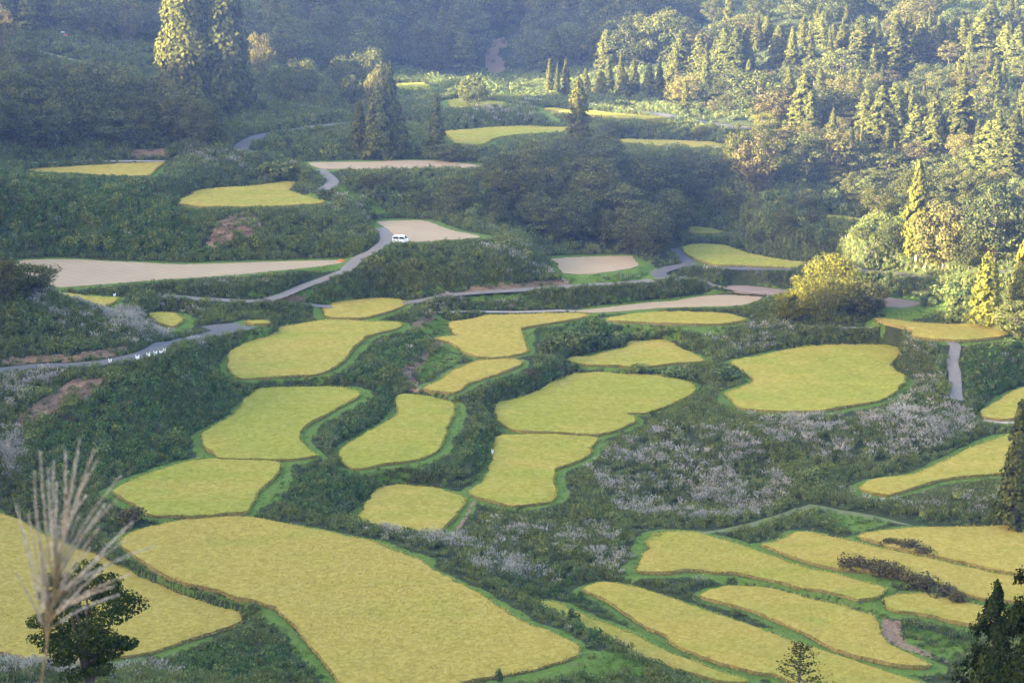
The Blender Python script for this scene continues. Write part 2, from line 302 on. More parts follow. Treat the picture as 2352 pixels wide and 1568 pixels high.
def resample(P, step, closed=True):
    P = np.asarray(P, float); Q = np.vstack([P, P[:1]]) if closed else P
    # rounded corners: Catmull-Rom through the traced points
    n = len(P); out = []
    rngn = range(n) if closed else range(n-1)
    for i in rngn:
        if closed: p0, p1, p2, p3 = P[i-1], P[i], P[(i+1) % n], P[(i+2) % n]
        else: p0, p1, p2, p3 = P[max(i-1, 0)], P[i], P[i+1], P[min(i+2, n-1)]
        m = max(1, int(round(np.linalg.norm(p2-p1)/step)))
        t = (np.arange(m)/m)[:, None]; a = 0.38
        m1 = (p2-p0)*a; m2 = (p3-p1)*a
        L = np.linalg.norm(p2-p1); 
        for mm in (m1, m2):
            q = np.linalg.norm(mm)
            if q > L: mm *= L/q
        out.append((2*t**3-3*t**2+1)*p1+(t**3-2*t**2+t)*m1+(-2*t**3+3*t**2)*p2+(t**3-t**2)*m2)
    if not closed: out.append(P[-1:])
    return np.vstack(out)
def inside(poly, X, Y):
    c = np.zeros(X.shape, bool); j = len(poly)-1
    for i in range(len(poly)):
        xi, yi = poly[i][:2]; xj, yj = poly[j][:2]
        if yi != yj: c ^= ((yi > Y) != (yj > Y)) & (X < (xj-xi)*(Y-yi)/(yj-yi)+xi)
        j = i
    return c
def seg_dist(P, X, Y, closed=True):
    """distance of points to a polyline, and the fraction along it"""
    d = np.full(X.shape, 1e9); who = np.zeros(X.shape); n = len(P)
    for i in range(n if closed else n-1):
        a = P[i][:2]; b = P[(i+1) % n][:2]; ab = b-a; L = max(ab@ab, 1e-9)
        t = np.clip(((X-a[0])*ab[0]+(Y-a[1])*ab[1])/L, 0, 1)
        e = np.hypot(X-a[0]-t*ab[0], Y-a[1]-t*ab[1]); m = e < d
        d = np.where(m, e, d); who = np.where(m, i+t, who)
    return d, who
FPOLY = {}
for key, kind, label, s in FIELDS:
    FPOLY[key] = resample(at_level(trace(s), LEVEL[key]+(CROP if kind == 'rice' else 0.05))[:, :2], 0.7)
# hillsides: picture position and ground distance
HILL = [(0,360,520),(250,352,522),(450,330,530),(0,280,548),(300,270,552),(500,290,552),(0,200,575),(250,200,578),(450,215,590),(620,250,562),
 (0,100,612),(150,80,618),(300,100,625),(550,150,610),(0,0,645),(300,0,665),(600,0,690),(750,100,690),(750,200,625),(700,300,545),(600,320,532),(545,350,522),
 (800,270,575),(850,190,700),(1000,172,780),(1200,185,720),(1450,170,730),(1300,100,805),(1000,0,850),(1300,0,845),(1500,0,850),(1000,90,815),(1200,60,825),
 (1560,150,650),(1520,215,612),(1600,268,572),(1700,295,548),(1760,420,500),(1680,440,492),(1900,440,490),(2100,440,480),(2300,440,475),
 (1800,200,600),(2100,200,590),(2300,200,585),(1650,60,670),(1900,75,650),(2200,55,650),(2400,50,650),(1900,10,820),(2250,-10,850),(1700,0,830),(1800,330,540),(2200,330,530),
 (1700,480,478),(1900,520,462),(2150,600,440),(2300,640,425),(2320,560,450),(1950,600,452),(2150,680,418),
 (1300,450,500),(1500,500,480),(1400,560,470),(1180,440,500),(1000,440,496),(1600,400,508),
 (1000,662,444),(1200,655,446),(850,670,440),(800,580,456),(620,560,465),(500,540,470),(200,540,468),(50,480,482),(300,440,494),(640,410,503),
 (0,845,372),(150,836,372),(300,820,375),(430,782,386),(520,762,408),(560,750,420),
 (60,650,396),(130,690,394),(220,740,388),(350,770,388),(0,700,384),(0,770,380),
 (0,900,362),(60,1000,350),(150,950,357),(0,1060,340),(0,1140,322),(250,1000,352),(300,900,362),(400,850,372),(480,900,372),
 (400,1560,258),(600,1480,272),(250,1575,240),(0,1560,238),(1300,1575,262),(1500,1545,266),(2300,1560,262),(1900,1600,256),(1000,1600,250),
 (1600,1180,337),(1450,1215,332),(1900,1130,345),(2150,980,371),(2200,1165,338),(1750,1000,366),(2300,1180,334),(2190,850,395),(2250,850,392)]
ctl = [at_range([(u, v)], r)[0] for u, v, r in HILL]
for key, kind, label, s in FIELDS:
    P = FPOLY[key]; st = max(1, len(P)//9)
    for q in P[::st]: ctl.append((q[0], q[1], LEVEL[key]))
for r in (140, 190, 225):
    for az in (-15, -9, -3, 3, 9, 15):
        a = math.radians(az); ctl.append((r*math.sin(a), r*math.cos(a), -1.7-0.41*r))
ctl = np.array(ctl)
def tps_fit(C, lam):
    n = len(C); S = 100.0; XY = C[:, :2]/S
    d2 = ((XY[:, None]-XY[None])**2).sum(-1); K = 0.5*d2*np.log(d2+1e-12)
    A = np.zeros((n+3, n+3)); A[:n, :n] = K+lam*np.eye(n); A[:n, n] = 1; A[:n, n+1:] = XY; A[n, :n] = 1; A[n+1:, :n] = XY.T
    w = np.linalg.solve(A, np.concatenate([C[:, 2], np.zeros(3)]))
    def f(X, Y):
        X = X/S; Y = Y/S; out = np.zeros(X.shape).ravel(); xr = X.ravel(); yr = Y.ravel()
        for s in range(0, len(xr), 20000):
            q = (xr[s:s+20000, None]-XY[None, :, 0])**2+(yr[s:s+20000, None]-XY[None, :, 1])**2
            out[s:s+20000] = (0.5*q*np.log(q+1e-12))@w[:n]+w[n]+w[n+1]*xr[s:s+20000]+w[n+2]*yr[s:s+20000]
        return out.reshape(X.shape)
    return f
tps = tps_fit(ctl, 0.002)
# fan-shaped sheet: fine inside the valley, coarse outside
AZ = np.radians(np.concatenate([np.linspace(-128, -30, 60)[:-1], np.linspace(-30, -15.5, 40)[:-1], np.linspace(-15.5, 15.5, 540), np.linspace(15.5, 30, 30)[1:], np.linspace(30, 75, 24)[1:]]))
RR = np.concatenate([np.linspace(2, 180, 60)[:-1], np.linspace(180, 245, 60)[:-1], np.linspace(245, 560, 520)[:-1], np.linspace(560, 720, 180)[:-1], np.linspace(720, 900, 100)[:-1], np.geomspace(900, 4500, 40)])
na, nr = len(AZ), len(RR)
ci = np.unique(np.concatenate([np.arange(0, na, 5), [na-1]])); ri = np.unique(np.concatenate([np.arange(0, nr, 5), [nr-1]]))
AZc = np.clip(AZ, math.radians(-15.5), math.radians(15.5))
Rc = np.clip(RR, 2, 860)
A1, R1 = np.meshgrid(AZc[ci], Rc[ri]); zc = tps(R1*np.sin(A1), R1*np.cos(A1))
tmp = np.empty((len(ri), na))
for i in range(len(ri)): tmp[i] = np.interp(np.arange(na), ci, zc[i])
Z0 = np.empty((nr, na))
for j in range(na): Z0[:, j] = np.interp(np.arange(nr), ri, tmp[:, j])
AA, RG = np.meshgrid(AZ, RR); GX = RG*np.sin(AA); GY = RG*np.cos(AA)
bl = np.clip((RG-205)/45, 0, 1); bl = bl*bl*(3-2*bl)
Z0 = (-1.75-0.41*np.maximum(RG-2.5, 0))*(1-bl)+Z0*bl      # the steep slope below the viewpoint
# beyond the back slope the mountain goes on up, then flattens
Z0 += np.where(RG > 860, np.minimum((RG-860)*0.42, 120), 0)
# smooth value noise on the plane
def vnoise(X, Y, s, seed):
    x = X/s; y = Y/s; xi = np.floor(x).astype(int); yi = np.floor(y).astype(int); fx = x-xi; fy = y-yi
    def h(a, b): 
        n = (a*374761393+b*668265263+seed*982451653) & 0x7fffffff
        n = ((n ^ (n >> 13))*1274126177) & 0x7fffffff
        return ((n ^ (n >> 16)) & 0xffff)/65535.0
    fx = fx*fx*(3-2*fx); fy = fy*fy*(3-2*fy)
    return (h(xi, yi)*(1-fx)+h(xi+1, yi)*fx)*(1-fy)+(h(xi, yi+1)*(1-fx)+h(xi+1, yi+1)*fx)*fy
# unseen ridge added at left, crest shaped to block or admit the low sun
RIDGE_X = -262.0
ry = np.array([-400,-100,50,170,240,272,302,313,318,326,337,352,377,430,452,490,500,517,530,544,562,585,680,800,1500,3000])
rh = np.array([90,75,40,18,-4,-15,-14,-15.5,-22,-21,-14,-9,-8,-6,-8,-23.5,-19,-17,-24,-28,0,16,18,18,22,40])
Hr = np.interp(GY, ry, rh)+(vnoise(GX, GY, 14, 3)-0.5)*2.5
dx = np.abs(GX-RIDGE_X); prof = np.where(GX > RIDGE_X, Hr-np.maximum(dx-3, 0)*0.62, Hr-dx*0.25)
m = (AA < math.radians(-13.2)) & (RG > 60)
Z0 = np.where(m, np.maximum(Z0, prof), Z0)
# terraces
DF = np.full(Z0.shape, 1e9); FIDX = -np.ones(Z0.shape, int); num = np.zeros(Z0.shape); den = np.zeros(Z0.shape); num1 = np.zeros(Z0.shape); den1 = np.zeros(Z0.shape); NEARZ = np.zeros(Z0.shape); WTS = []
for fi, (key, kind, label, s) in enumerate(FIELDS):
    P = FPOLY[key]; pad = 16
    box_m = (GX > P[:, 0].min()-pad) & (GX < P[:, 0].max()+pad) & (GY > P[:, 1].min()-pad) & (GY < P[:, 1].max()+pad)
    ii = np.nonzero(box_m); X = GX[ii]; Y = GY[ii]
    d, _ = seg_dist(P[::2], X, Y); ins = inside(P, X, Y); d = np.where(ins, 0, d)
    FIDX[ii] = np.where(ins, fi, FIDX[ii])
    NEARZ[ii] = np.where(d <= DF[ii], LEVEL[key], NEARZ[ii]); DF[ii] = np.minimum(DF[ii], d)
    w1 = np.clip((pad-d)/6, 0, 1)/(d+1.5)**2; num1[ii] += w1*LEVEL[key]; den1[ii] += w1
    bund = 1.1 if kind == 'rice' else 0.6
    w = 1.0/np.maximum(d-bund, 0.12)**2*np.clip((pad-d)/5, 0, 1); w = np.where(ins, 1e9, w)
    WTS.append((ii, w, LEVEL[key])); num[ii] += w*LEVEL[key]; den[ii] += w
w0 = 1/7.0**2
rough = np.clip((DF-2.5)/5, 0, 1)*((vnoise(GX, GY, 9, 1)-0.5)*1.3+(vnoise(GX, GY, 3.2, 2)-0.5)*0.5)
lo_hi = (num+w0*Z0)/(den+w0); num[:] = 0; den[:] = 0          # rims swell outwards, feet of banks stay steep
for ii, w, lv in WTS:
    w = w*np.exp(np.clip(0.6*(lv-lo_hi[ii]), -1.0, 1.0)); num[ii] += w*lv; den[ii] += w
GZ = (num+w0*(Z0+rough))/(den+w0)
def height(X, Y):
    a = np.arctan2(X, Y); r = np.hypot(X, Y)
    i = np.clip(np.searchsorted(RR, r)-1, 0, nr-2); j = np.clip(np.searchsorted(AZ, a)-1, 0, na-2)
    t = np.clip((r-RR[i])/(RR[i+1]-RR[i]), 0, 1); s = np.clip((a-AZ[j])/(AZ[j+1]-AZ[j]), 0, 1)
    return (GZ[i, j]*(1-s)+GZ[i, j+1]*s)*(1-t)+(GZ[i+1, j]*(1-s)+GZ[i+1, j+1]*s)*t
def ground(uv, near=150.0):
    """where the line of sight of a picture position meets the ground"""
    d = rays(uv); h = np.hypot(d[:, 0], d[:, 1]); d = d/h[:, None]; n = len(d)
    rs = np.arange(near, 1400, 0.7); res = np.full(n, 1300.0)
    for s in range(0, n, 400):
        e = d[s:s+400]; X = e[:, :1]*rs; Y = e[:, 1:2]*rs; below = e[:, 2:3]*rs <= height(X, Y)
        k = below.argmax(1); k = np.where(below.any(1), k, len(rs)-1)
        res[s:s+400] = rs[k]
    P = d*res[:, None]; P[:, 2] = height(P[:, 0], P[:, 1]); return P
# lanes cut their own shelf
LP = []; DL = np.full(Z0.shape, 1e9)
for name, kind, wid, s in LANES:
    uv = trace(s); P = ground(uv, 230); C = resample(P, 1.5, closed=False)
    z = height(C[:, 0], C[:, 1])
    kk = np.ones(9)/9; zs = np.convolve(np.pad(z, 4, 'edge'), kk, 'valid'); zs = np.convolve(np.pad(zs, 4, 'edge'), kk, 'valid')
    C[:, 2] = zs; LP.append(C)
for (name, kind, wid, s), C in zip(LANES, LP):
    pad = wid/2+4; bm = (GX > C[:, 0].min()-pad) & (GX < C[:, 0].max()+pad) & (GY > C[:, 1].min()-pad) & (GY < C[:, 1].max()+pad) & (FIDX < 0)
    ii = np.nonzero(bm); d, t = seg_dist(C, GX[ii], GY[ii], closed=False)
    zl = np.interp(t, np.arange(len(C)), C[:, 2]); w = np.clip(1-(d-wid/2-0.4)/2.2, 0, 1); w = w*w*(3-2*w)
    if kind == 'grass': w = w*0.5
    w = w*np.clip(DF[ii]/1.0, 0, 1)
    GZ[ii] = GZ[ii]*(1-w)+(zl-0.05)*w; DL[ii] = np.minimum(DL[ii], d-wid/2)
# ground colour zones (earth and turf under the plants), picture outlines of bare places
BARE = ['W 2085,602 2150,596 2235,594 2240,606 2160,612 2090,614', 'W 1730,300 1800,318 1790,330 1725,310','W 510,500 560,485 600,505 600,540 570,550 540,545 500,575 470,560 490,530',
        'W 1115,130 1135,90 1160,85 1165,105 1140,125 1160,140 1160,160 1140,170 1185,200 1160,205 1120,180',
        'W 1305,130 1330,120 1335,140 1320,150',
        'W 40,960 90,920 170,870 240,865 220,900 140,950 60,985 30,985',
        'W 1090,658 1180,650 1300,640 1310,655 1150,668 1060,672',
        'W 290,345 380,340 385,362 300,362', 'W 0,822 160,815 300,790 280,815 150,830 0,838', 'W 560,690 640,680 700,678 705,692 600,694', 'E 570,590 660,580 640,640 540,700 500,670', 'E 640,790 700,780 720,800 620,870 580,930 520,980 540,1080 590,1130 480,1110 430,1050 400,930 480,880 590,840', 'I 1390,1130 1520,1140 1530,1230 1550,1290 1700,1350 1900,1440 1600,1350 1440,1290 1400,1240', 'H 800,560 880,440 930,330 915,330 850,450 770,560']
RED = 'W 60,1000 110,960 200,925 205,940 140,985 90,1030'
GREEN = ['W 1600,770 1540,745 1560,735 1690,755 1625,800 1640,830 1620,815', 'W 945,750 1000,720 1035,740 1020,775 975,770', 'W 960,840 1010,800 1060,820 1050,835 990,860 970,880', 'W 680,1100 640,1150 580,1170 600,1140 650,1080',
         'W 1230,235 1290,280 1310,290 1270,290 1220,250', 'W 1020,1215 1080,1140 1090,1150 1040,1220', 'W 1090,1568 1350,1490 1440,1500 1500,1540 1480,1568', 'W 2010,720 2060,680 2180,690 2200,720 2080,735',
         'W 1280,630 1490,600 1530,640 1320,660', 'W 770,420 860,460 900,500 820,480 770,450', 'W 2080,1440 2230,1470 2230,1530 2140,1510 2080,1480', 'W 1840,1185 1930,1175 2050,1200 1960,1225', 'W 340,760 420,720 460,735 420,770']
UV = project(np.stack([GX.ravel(), GY.ravel(), GZ.ravel()], 1)).reshape(nr, na, 2)
inview = (UV[..., 0] > -160) & (UV[..., 0] < 2520) & (UV[..., 1] > -160) & (UV[..., 1] < 1800) & (GY > 60)
bare = np.zeros(Z0.shape); red = np.zeros(Z0.shape); green = np.zeros(Z0.shape)
for s in BARE: bare[inside(trace(s), UV[..., 0], UV[..., 1]) & inview & (FIDX < 0)] = 1
red[inside(trace(RED), UV[..., 0], UV[..., 1]) & inview] = 1
for s in GREEN: green[inside(trace(s), UV[..., 0], UV[..., 1]) & inview & (FIDX < 0)] = 1
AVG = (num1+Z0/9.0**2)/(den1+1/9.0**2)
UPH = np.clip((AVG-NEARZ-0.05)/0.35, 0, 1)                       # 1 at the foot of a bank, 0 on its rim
BW = (0.35+1.6*vnoise(GX, GY, 5, 41)+0.7*vnoise(GX, GY, 1.6, 42))*(1-UPH)+0.75*UPH            # width of the mown rim
turf = np.clip(1-(DF-BW)/0.7, 0, 1)*(FIDX < 0)*(1-UPH)
SLP = np.hypot(np.gradient(GZ, axis=0)/np.gradient(RR)[:, None], np.gradient(GZ, axis=1)/np.maximum(np.gradient(AZ)[None]*RG, 1e-3))
foot_shade = 0.8*np.clip(1-(DF-0.7)/0.6, 0, 1)*(FIDX < 0)*UPH*(SLP < 0.8)  # painted shade: dark line along the feet of the banks
turf = np.maximum(turf, np.clip((SLP-0.9)/0.4, 0, 1)*(FIDX < 0)*(RG < 560)*(GX < 42)*0.8); turf = np.maximum(turf, green)
k = NT('hillside_ground')
co = k.n('NewGeometry').outputs['Position']
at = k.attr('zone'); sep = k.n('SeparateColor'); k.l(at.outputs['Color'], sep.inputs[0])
n1 = k.noise(0.35, 6, co); n2 = k.noise(2.2, 4, co)
base = k.mix(k.ramp(n1, 0.35, 0.65), (0.024, 0.036, 0.013), (0.045, 0.056, 0.019))
base = k.mix(k.ramp(n2, 0.55, 0.75), base, (0.075, 0.062, 0.035))
tf = k.mix(k.ramp(n2, 0.3, 0.7), (0.075, 0.130, 0.018), (0.125, 0.185, 0.030)); tf = k.mix(k.ramp(k.noise(0.9, 5, co), 0.55, 0.8), tf, (0.15, 0.135, 0.045)); tf = k.mix(k.ramp(k.noise(3.5, 3, co), 0.55, 0.8), tf, (0.05, 0.075, 0.016))
br = k.mix(k.ramp(n2, 0.3, 0.7), (0.17, 0.11, 0.07), (0.27, 0.18, 0.115))
edge = k.math('ADD', sep.outputs[1], k.math('MULTIPLY', k.math('SUBTRACT', n2, 0.5), 0.9))
c = k.mix(k.ramp(edge, 0.35, 0.6), base, tf)
c = k.mix(k.ramp(k.math('ADD', sep.outputs[0], k.math('MULTIPLY', k.math('SUBTRACT', n2, 0.5), 0.9)), 0.35, 0.65), c, br)
c = k.mix(sep.outputs[2], c, (0.045, 0.038, 0.026))  # bank-foot shade mixed into the ground colour as dark earth
p = k.n('BsdfPrincipled', Roughness=0.95); p.inputs['Specular IOR Level'].default_value = 0.1
k.l(c, p.inputs['Base Color']); b = k.n('Bump', Strength=0.6, Distance=0.25); k.l(k.noise(3.5, 5, co), b.inputs['Height']); k.l(b.outputs[0], p.inputs['Normal'])
k.l(p.outputs[0], k.out.inputs[0]); M_GROUND = k.m
idx = np.arange(nr*na).reshape(nr, na)
FQ = np.stack([idx[:-1, :-1], idx[:-1, 1:], idx[1:, 1:], idx[1:, :-1]], -1).reshape(-1, 4)
TZ = GZ.copy(); TZ[FIDX >= 0] -= 0.12
me = mesh_np('terrain', np.stack([GX.ravel(), GY.ravel(), TZ.ravel()], 1), FQ, M_GROUND, smooth=True)
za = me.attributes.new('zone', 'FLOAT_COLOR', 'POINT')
za.data.foreach_set('color', np.stack([bare.ravel(), turf.ravel(), foot_shade.ravel(), np.ones(bare.size)], 1).astype(np.float32).ravel())
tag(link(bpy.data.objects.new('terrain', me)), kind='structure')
# ---------------------------------------------------------------- lanes
def lane_mat(name, a, b2, c3, scale=0.8):
    k = NT(name); co = k.n('NewGeometry').outputs['Position']
    c = k.mix(k.ramp(k.noise(scale, 6, co), 0.3, 0.7), a, b2); c = k.mix(k.ramp(k.noise(5, 4, co), 0.55, 0.8), c, c3)
    p = k.n('BsdfPrincipled', Roughness=0.9); k.l(c, p.inputs['Base Color'])
    b = k.n('Bump', Strength=0.3, Distance=0.03); k.l(k.noise(9, 4, co), b.inputs['Height']); k.l(b.outputs[0], p.inputs['Normal'])
    k.l(p.outputs[0], k.out.inputs[0]); return k.m
LM = {'asphalt': lane_mat('asphalt', (0.082, 0.076, 0.075), (0.11, 0.10, 0.097), (0.06, 0.056, 0.05)),
      'concrete': lane_mat('concrete', (0.15, 0.128, 0.108), (0.19, 0.165, 0.138), (0.11, 0.09, 0.07)),
      'pale': lane_mat('pale_concrete', (0.28, 0.245, 0.21), (0.34, 0.30, 0.255), (0.19, 0.16, 0.12)),
      'earth': lane_mat('trodden_earth', (0.19, 0.135, 0.085), (0.26, 0.19, 0.12), (0.12, 0.11, 0.05)),
      'grass': lane_mat('mown_track', (0.085, 0.115, 0.026), (0.125, 0.13, 0.045), (0.065, 0.09, 0.018))}
PATH_WORD = {'asphalt': 'road', 'concrete': 'road', 'pale': 'path', 'earth': 'path', 'grass': 'path'}
for (name, kind, wid, s), C in zip(LANES, LP):
    t = unit(np.gradient(C[:, :2], axis=0)); nn = np.stack([-t[:, 1], t[:, 0]], 1); m = len(C)
    j = (vnoise(np.arange(m)*1.5, np.zeros(m), 5, 9)-0.5)*0.5*(1.6 if kind in ('earth', 'grass') else 0.5); cols = []
    ends = np.ones(m)
    if kind in ('earth', 'grass'): ends = np.clip(np.minimum(np.arange(m), np.arange(m)[::-1])/4+0.25, 0, 1)
    for q in (-0.5, -0.25, 0, 0.25, 0.5):
        P = C.copy(); P[:, :2] += nn*(q*(wid+j)*ends)[:, None]
        gz = height(P[:, 0], P[:, 1]); P[:, 2] = np.maximum(C[:, 2], gz)+0.045 if kind != 'grass' else gz+0.03
        if abs(q) == 0.5 : P[:, 2] -= 0.03
        cols.append(P)
    V = np.stack(cols, 1).reshape(-1, 3); ii = np.arange(m*5).reshape(m, 5)
    F = np.stack([ii[:-1, :-1], ii[1:, :-1], ii[1:, 1:], ii[:-1, 1:]], -1).reshape(-1, 4)
    tag(link(bpy.data.objects.new(name, mesh_np(name, V, F, LM[kind], smooth=True))), kind='structure')
# ---------------------------------------------------------------- rice paddies and cut fields
def rice_mat():
    k = NT('ripe_rice'); co = k.n('NewGeometry').outputs['Position']; var = k.attr('var').outputs['Fac']; rp = k.attr('ripe').outputs['Fac']
    mp = k.n('Mapping'); k.l(co, mp.inputs['Vector']); mp.inputs['Scale'].default_value = (0.5, 1.0, 1.0)
    n1 = k.noise(0.16, 5, mp.outputs[0]); n2 = k.noise(1.5, 4, mp.outputs[0])
    gold = k.mix(var, (0.345, 0.257, 0.048), (0.45, 0.350, 0.088)); grn = k.mix(var, (0.255, 0.25, 0.034), (0.35, 0.332, 0.068))
    f = k.math('ADD', rp, k.math('MULTIPLY', k.math('SUBTRACT', n1, 0.5), 2.0))
    c = k.mix(k.ramp(f, 0.15, 0.85), grn, gold)
    c = k.mix(k.math('MULTIPLY', k.ramp(n2, 0.52, 0.78), 0.5), c, (0.21, 0.195, 0.036))
    d = k.n('BsdfDiffuse'); k.l(c, d.inputs['Color']); t = k.n('BsdfTranslucent'); k.l(c, t.inputs['Color'])
    mx = k.n('MixShader', Fac=0.15); k.l(d.outputs[0], mx.inputs[1]); k.l(t.outputs[0], mx.inputs[2]); k.l(mx.outputs[0], k.out.inputs[0]); return k.m
def stub_mat(name, a, b2, c3):
    k = NT(name); co = k.n('TexCoord').outputs['Object']; w = k.n('TexWave', Scale=0.22, Distortion=1.6, Detail=4.0); w.bands_direction = 'DIAGONAL'; k.l(co, w.inputs['Vector'])
    c = k.mix(k.ramp(k.noise(0.12, 5, co), 0.3, 0.7), a, b2); c = k.mix(k.math('MULTIPLY', w.outputs['Fac'], 0.26), c, c3)
    c = k.mix(k.ramp(k.noise(1.6, 4, co), 0.58, 0.8), c, c3)
    p = k.n('BsdfPrincipled', Roughness=0.95); k.l(c, p.inputs['Base Color']); b = k.n('Bump', Strength=0.5, Distance=0.1); k.l(k.noise(4, 4, co), b.inputs['Height']); k.l(b.outputs[0], p.inputs['Normal'])
    k.l(p.outputs[0], k.out.inputs[0]); return k.m
M_RICE = rice_mat()
M_STUB = stub_mat('rice_stubble', (0.32, 0.225, 0.13), (0.375, 0.27, 0.158), (0.235, 0.165, 0.092))
M_SOIL = stub_mat('tilled_soil', (0.20, 0.14, 0.11), (0.28, 0.20, 0.15), (0.11, 0.075, 0.06))
LODGED = [(1990, 885, 75, 38), (1930, 830, 60, 14), (1520, 895, 70, 22), (1440, 930, 40, 12), (620, 930, 60, 16), (600, 1005, 50, 22), (700, 960, 40, 14), (965, 1030, 34, 20), (650, 770, 34, 8), (1510, 1225, 30, 12), (430, 1085, 80, 14),
 (1880, 1185+235, 50, 14), (1250, 1090, 60, 10), (1800, 910, 70, 8), (840, 705, 30, 6), (560, 1240, 90, 14), (900, 1400, 120, 20), (1850, 1290, 60, 12), (150, 1300, 50, 18)]
RIPE = {'f3': 0.25, 'f4': 0.15, 'f7': 0.25, 'f14': 0.4, 'f10': 0.3, 'f11': 0.4, 'f20': 0.2, 'f41': 0.1, 'f42': 0.2, 'f43': 0.3, 'f21': 0.1, 'f22': 0.1, 'f44': 0.35, 'f1': 0.95, 'f2': 1.05, 'f25': 1.0, 'f26': 0.85, 'f30': 0.8, 'f29': 0.8, 'f19': 0.8, 'f6': 0.9, 'f9': 0.85, 'f8': 0.85, 'f36': 0.9}
def RELIEF(x, y): 
    a = x*0.85+y*0.53; b = y*0.85-x*0.53; a2 = x*0.96-y*0.28; b2 = y*0.96+x*0.28
    return (vnoise(a, b, 0.7, 7)-0.5)*0.10+(vnoise(a2*0.6, b2, 1.7, 8)-0.5)*0.11+(vnoise(a*0.7, b, 3.3, 18)-0.5)*0.12+(vnoise(a2*0.5, b2, 7, 12)-0.5)*0.3
M_STEM = plain('rice_stems', (0.21, 0.16, 0.05), 0.95, (0.29, 0.22, 0.068), 3.0)
def make_field(key, kind, label, s):
    P = FPOLY[key]; c = P.mean(0); lev = LEVEL[key]; rice = kind == 'rice'
    rdist = np.hypot(*c); step = 0.62 if rdist < 330 else 0.8
    B = resample(P[::2], 0.55)[:, :2]; nb = len(B)
    B = B+(vnoise(B[:, 0], B[:, 1], 0.9, 5)-0.5)[:, None]*0.5*unit(B-c)+(vnoise(B[:, 0], B[:, 1], 3.1, 6)-0.5)[:, None]*0.7*unit(B-c)*(1 if rice else 0.6)
    gx, gy = np.meshgrid(np.arange(B[:, 0].min(), B[:, 0].max(), step), np.arange(B[:, 1].min(), B[:, 1].max(), step))
    gx = gx.ravel()+rng.uniform(-.25, .25, gx.size)*step; gy = gy.ravel()+rng.uniform(-.25, .25, gy.size)*step
    ins = inside(B, gx, gy); gx, gy = gx[ins], gy[ins]; d, _ = seg_dist(B[::2], gx, gy); ok = d > 0.4; gx, gy, d = gx[ok], gy[ok], d[ok]
    pts = np.concatenate([B, np.stack([gx, gy], 1)])
    r = delaunay_2d_cdt([Vector(p) for p in pts-c], [(i, (i+1) % nb) for i in range(nb)], [], 1, 1e-4)
    V2 = np.array([tuple(v) for v in r[0]]); F = np.array([f for f in r[2] if len(f) == 3]); m = len(V2)
    wx, wy = V2[:, 0]+c[0], V2[:, 1]+c[1]
    onb = np.zeros(m, bool); 
    for i, o in enumerate(r[3]):
        if any(q < nb for q in o): onb[i] = True
    if rice:
        z = 0.50+RELIEF(wx, wy)
        z = np.where(onb, z-0.12, z)
    else: z = 0.06+(vnoise(wx, wy, 1.2, 7)-0.5)*0.06; z = np.where(onb, 0.0, z)
    lodge = np.zeros(m)
    if rice:
        puv = project(np.column_stack([wx, wy, np.full(m, lev+0.5)]))
        for u, v, a1, b1 in LODGED: lodge = np.maximum(lodge, np.exp(-((puv[:, 0]-u)/a1)**2-((puv[:, 1]-v)/b1)**2))
        lodge = np.clip(lodge*1.2*(0.45+0.9*vnoise(wx+wy*.4, wy, 2.2, 55)), 0, 1)
        z = z-lodge*(0.10+0.30*vnoise(wx*0.8+wy*0.5, wy*0.9, 1.3, 56))*(~onb)
    mb = MB(); nf = len(F)
    a = V2[F[:, 0]]; b2 = V2[F[:, 1]]; c3 = V2[F[:, 2]]
    flip = ((b2-a)[:, 0]*(c3-a)[:, 1]-(b2-a)[:, 1]*(c3-a)[:, 0]) < 0; F[flip] = F[flip][:, ::-1]
    top = np.stack([V2[:, 0], V2[:, 1], z], 1)
    mb.add(top, F)
    # skirt down to the ground
    ring = B-c; zi = 0.55 if rice else 0.0
    zr = 0.40+RELIEF(B[:, 0], B[:, 1]) if rice else np.zeros(nb)
    out = unit(ring)*(0.12 if rice else 0.3)
    Vs = np.concatenate([np.column_stack([ring, zr]), np.column_stack([ring-out*0.6, np.full(nb, -0.3)])])
    i = np.arange(nb); jn = (i+1) % nb; mb.add(Vs, np.stack([i, i+nb, jn+nb, jn], 1), 1 if rice else 0, var=0.2)
    if rice:   # drooping ears standing out of the canopy, and along the rim
        area = 0.5*abs(np.sum(B[:, 0]*np.roll(B[:, 1], -1)-np.roll(B[:, 0], -1)*B[:, 1]))
        n = int(area*(7.0 if rdist < 310 else 4.0 if rdist < 400 else 1.6)); n = min(n, 40000)
        fi = rng.choice(nf, n, p=(lambda q: q/q.sum())(np.abs((b2-a)[:, 0]*(c3-a)[:, 1]-(b2-a)[:, 1]*(c3-a)[:, 0])))
        w = rng.dirichlet((1, 1, 1), n); q = (top[F[fi]]*w[:, :, None]).sum(1)
        e = ring[rng.integers(0, nb, nb*7)]; e = np.column_stack([e+rng.normal(size=e.shape)*.13, np.full(len(e), 0.36)+rng.uniform(-.24, .14, len(e))])
        q = np.concatenate([q, e]); n = len(q)
        az = rng.normal(-0.5, 1.1, n); dr = np.stack([np.cos(az), np.sin(az), np.zeros(n)], 1); sd = np.stack([-np.sin(az), np.cos(az), np.zeros(n)], 1)
        L = rng.uniform(0.18, 0.42, n)[:, None]; wd = rng.uniform(0.03, 0.08, n)[:, None]; up = np.array([0, 0, 1.0])
        p0 = q-up*0.12; p1 = q+dr*L*0.5+up*L*0.22; p2 = q+dr*L*1.0+up*L*0.02
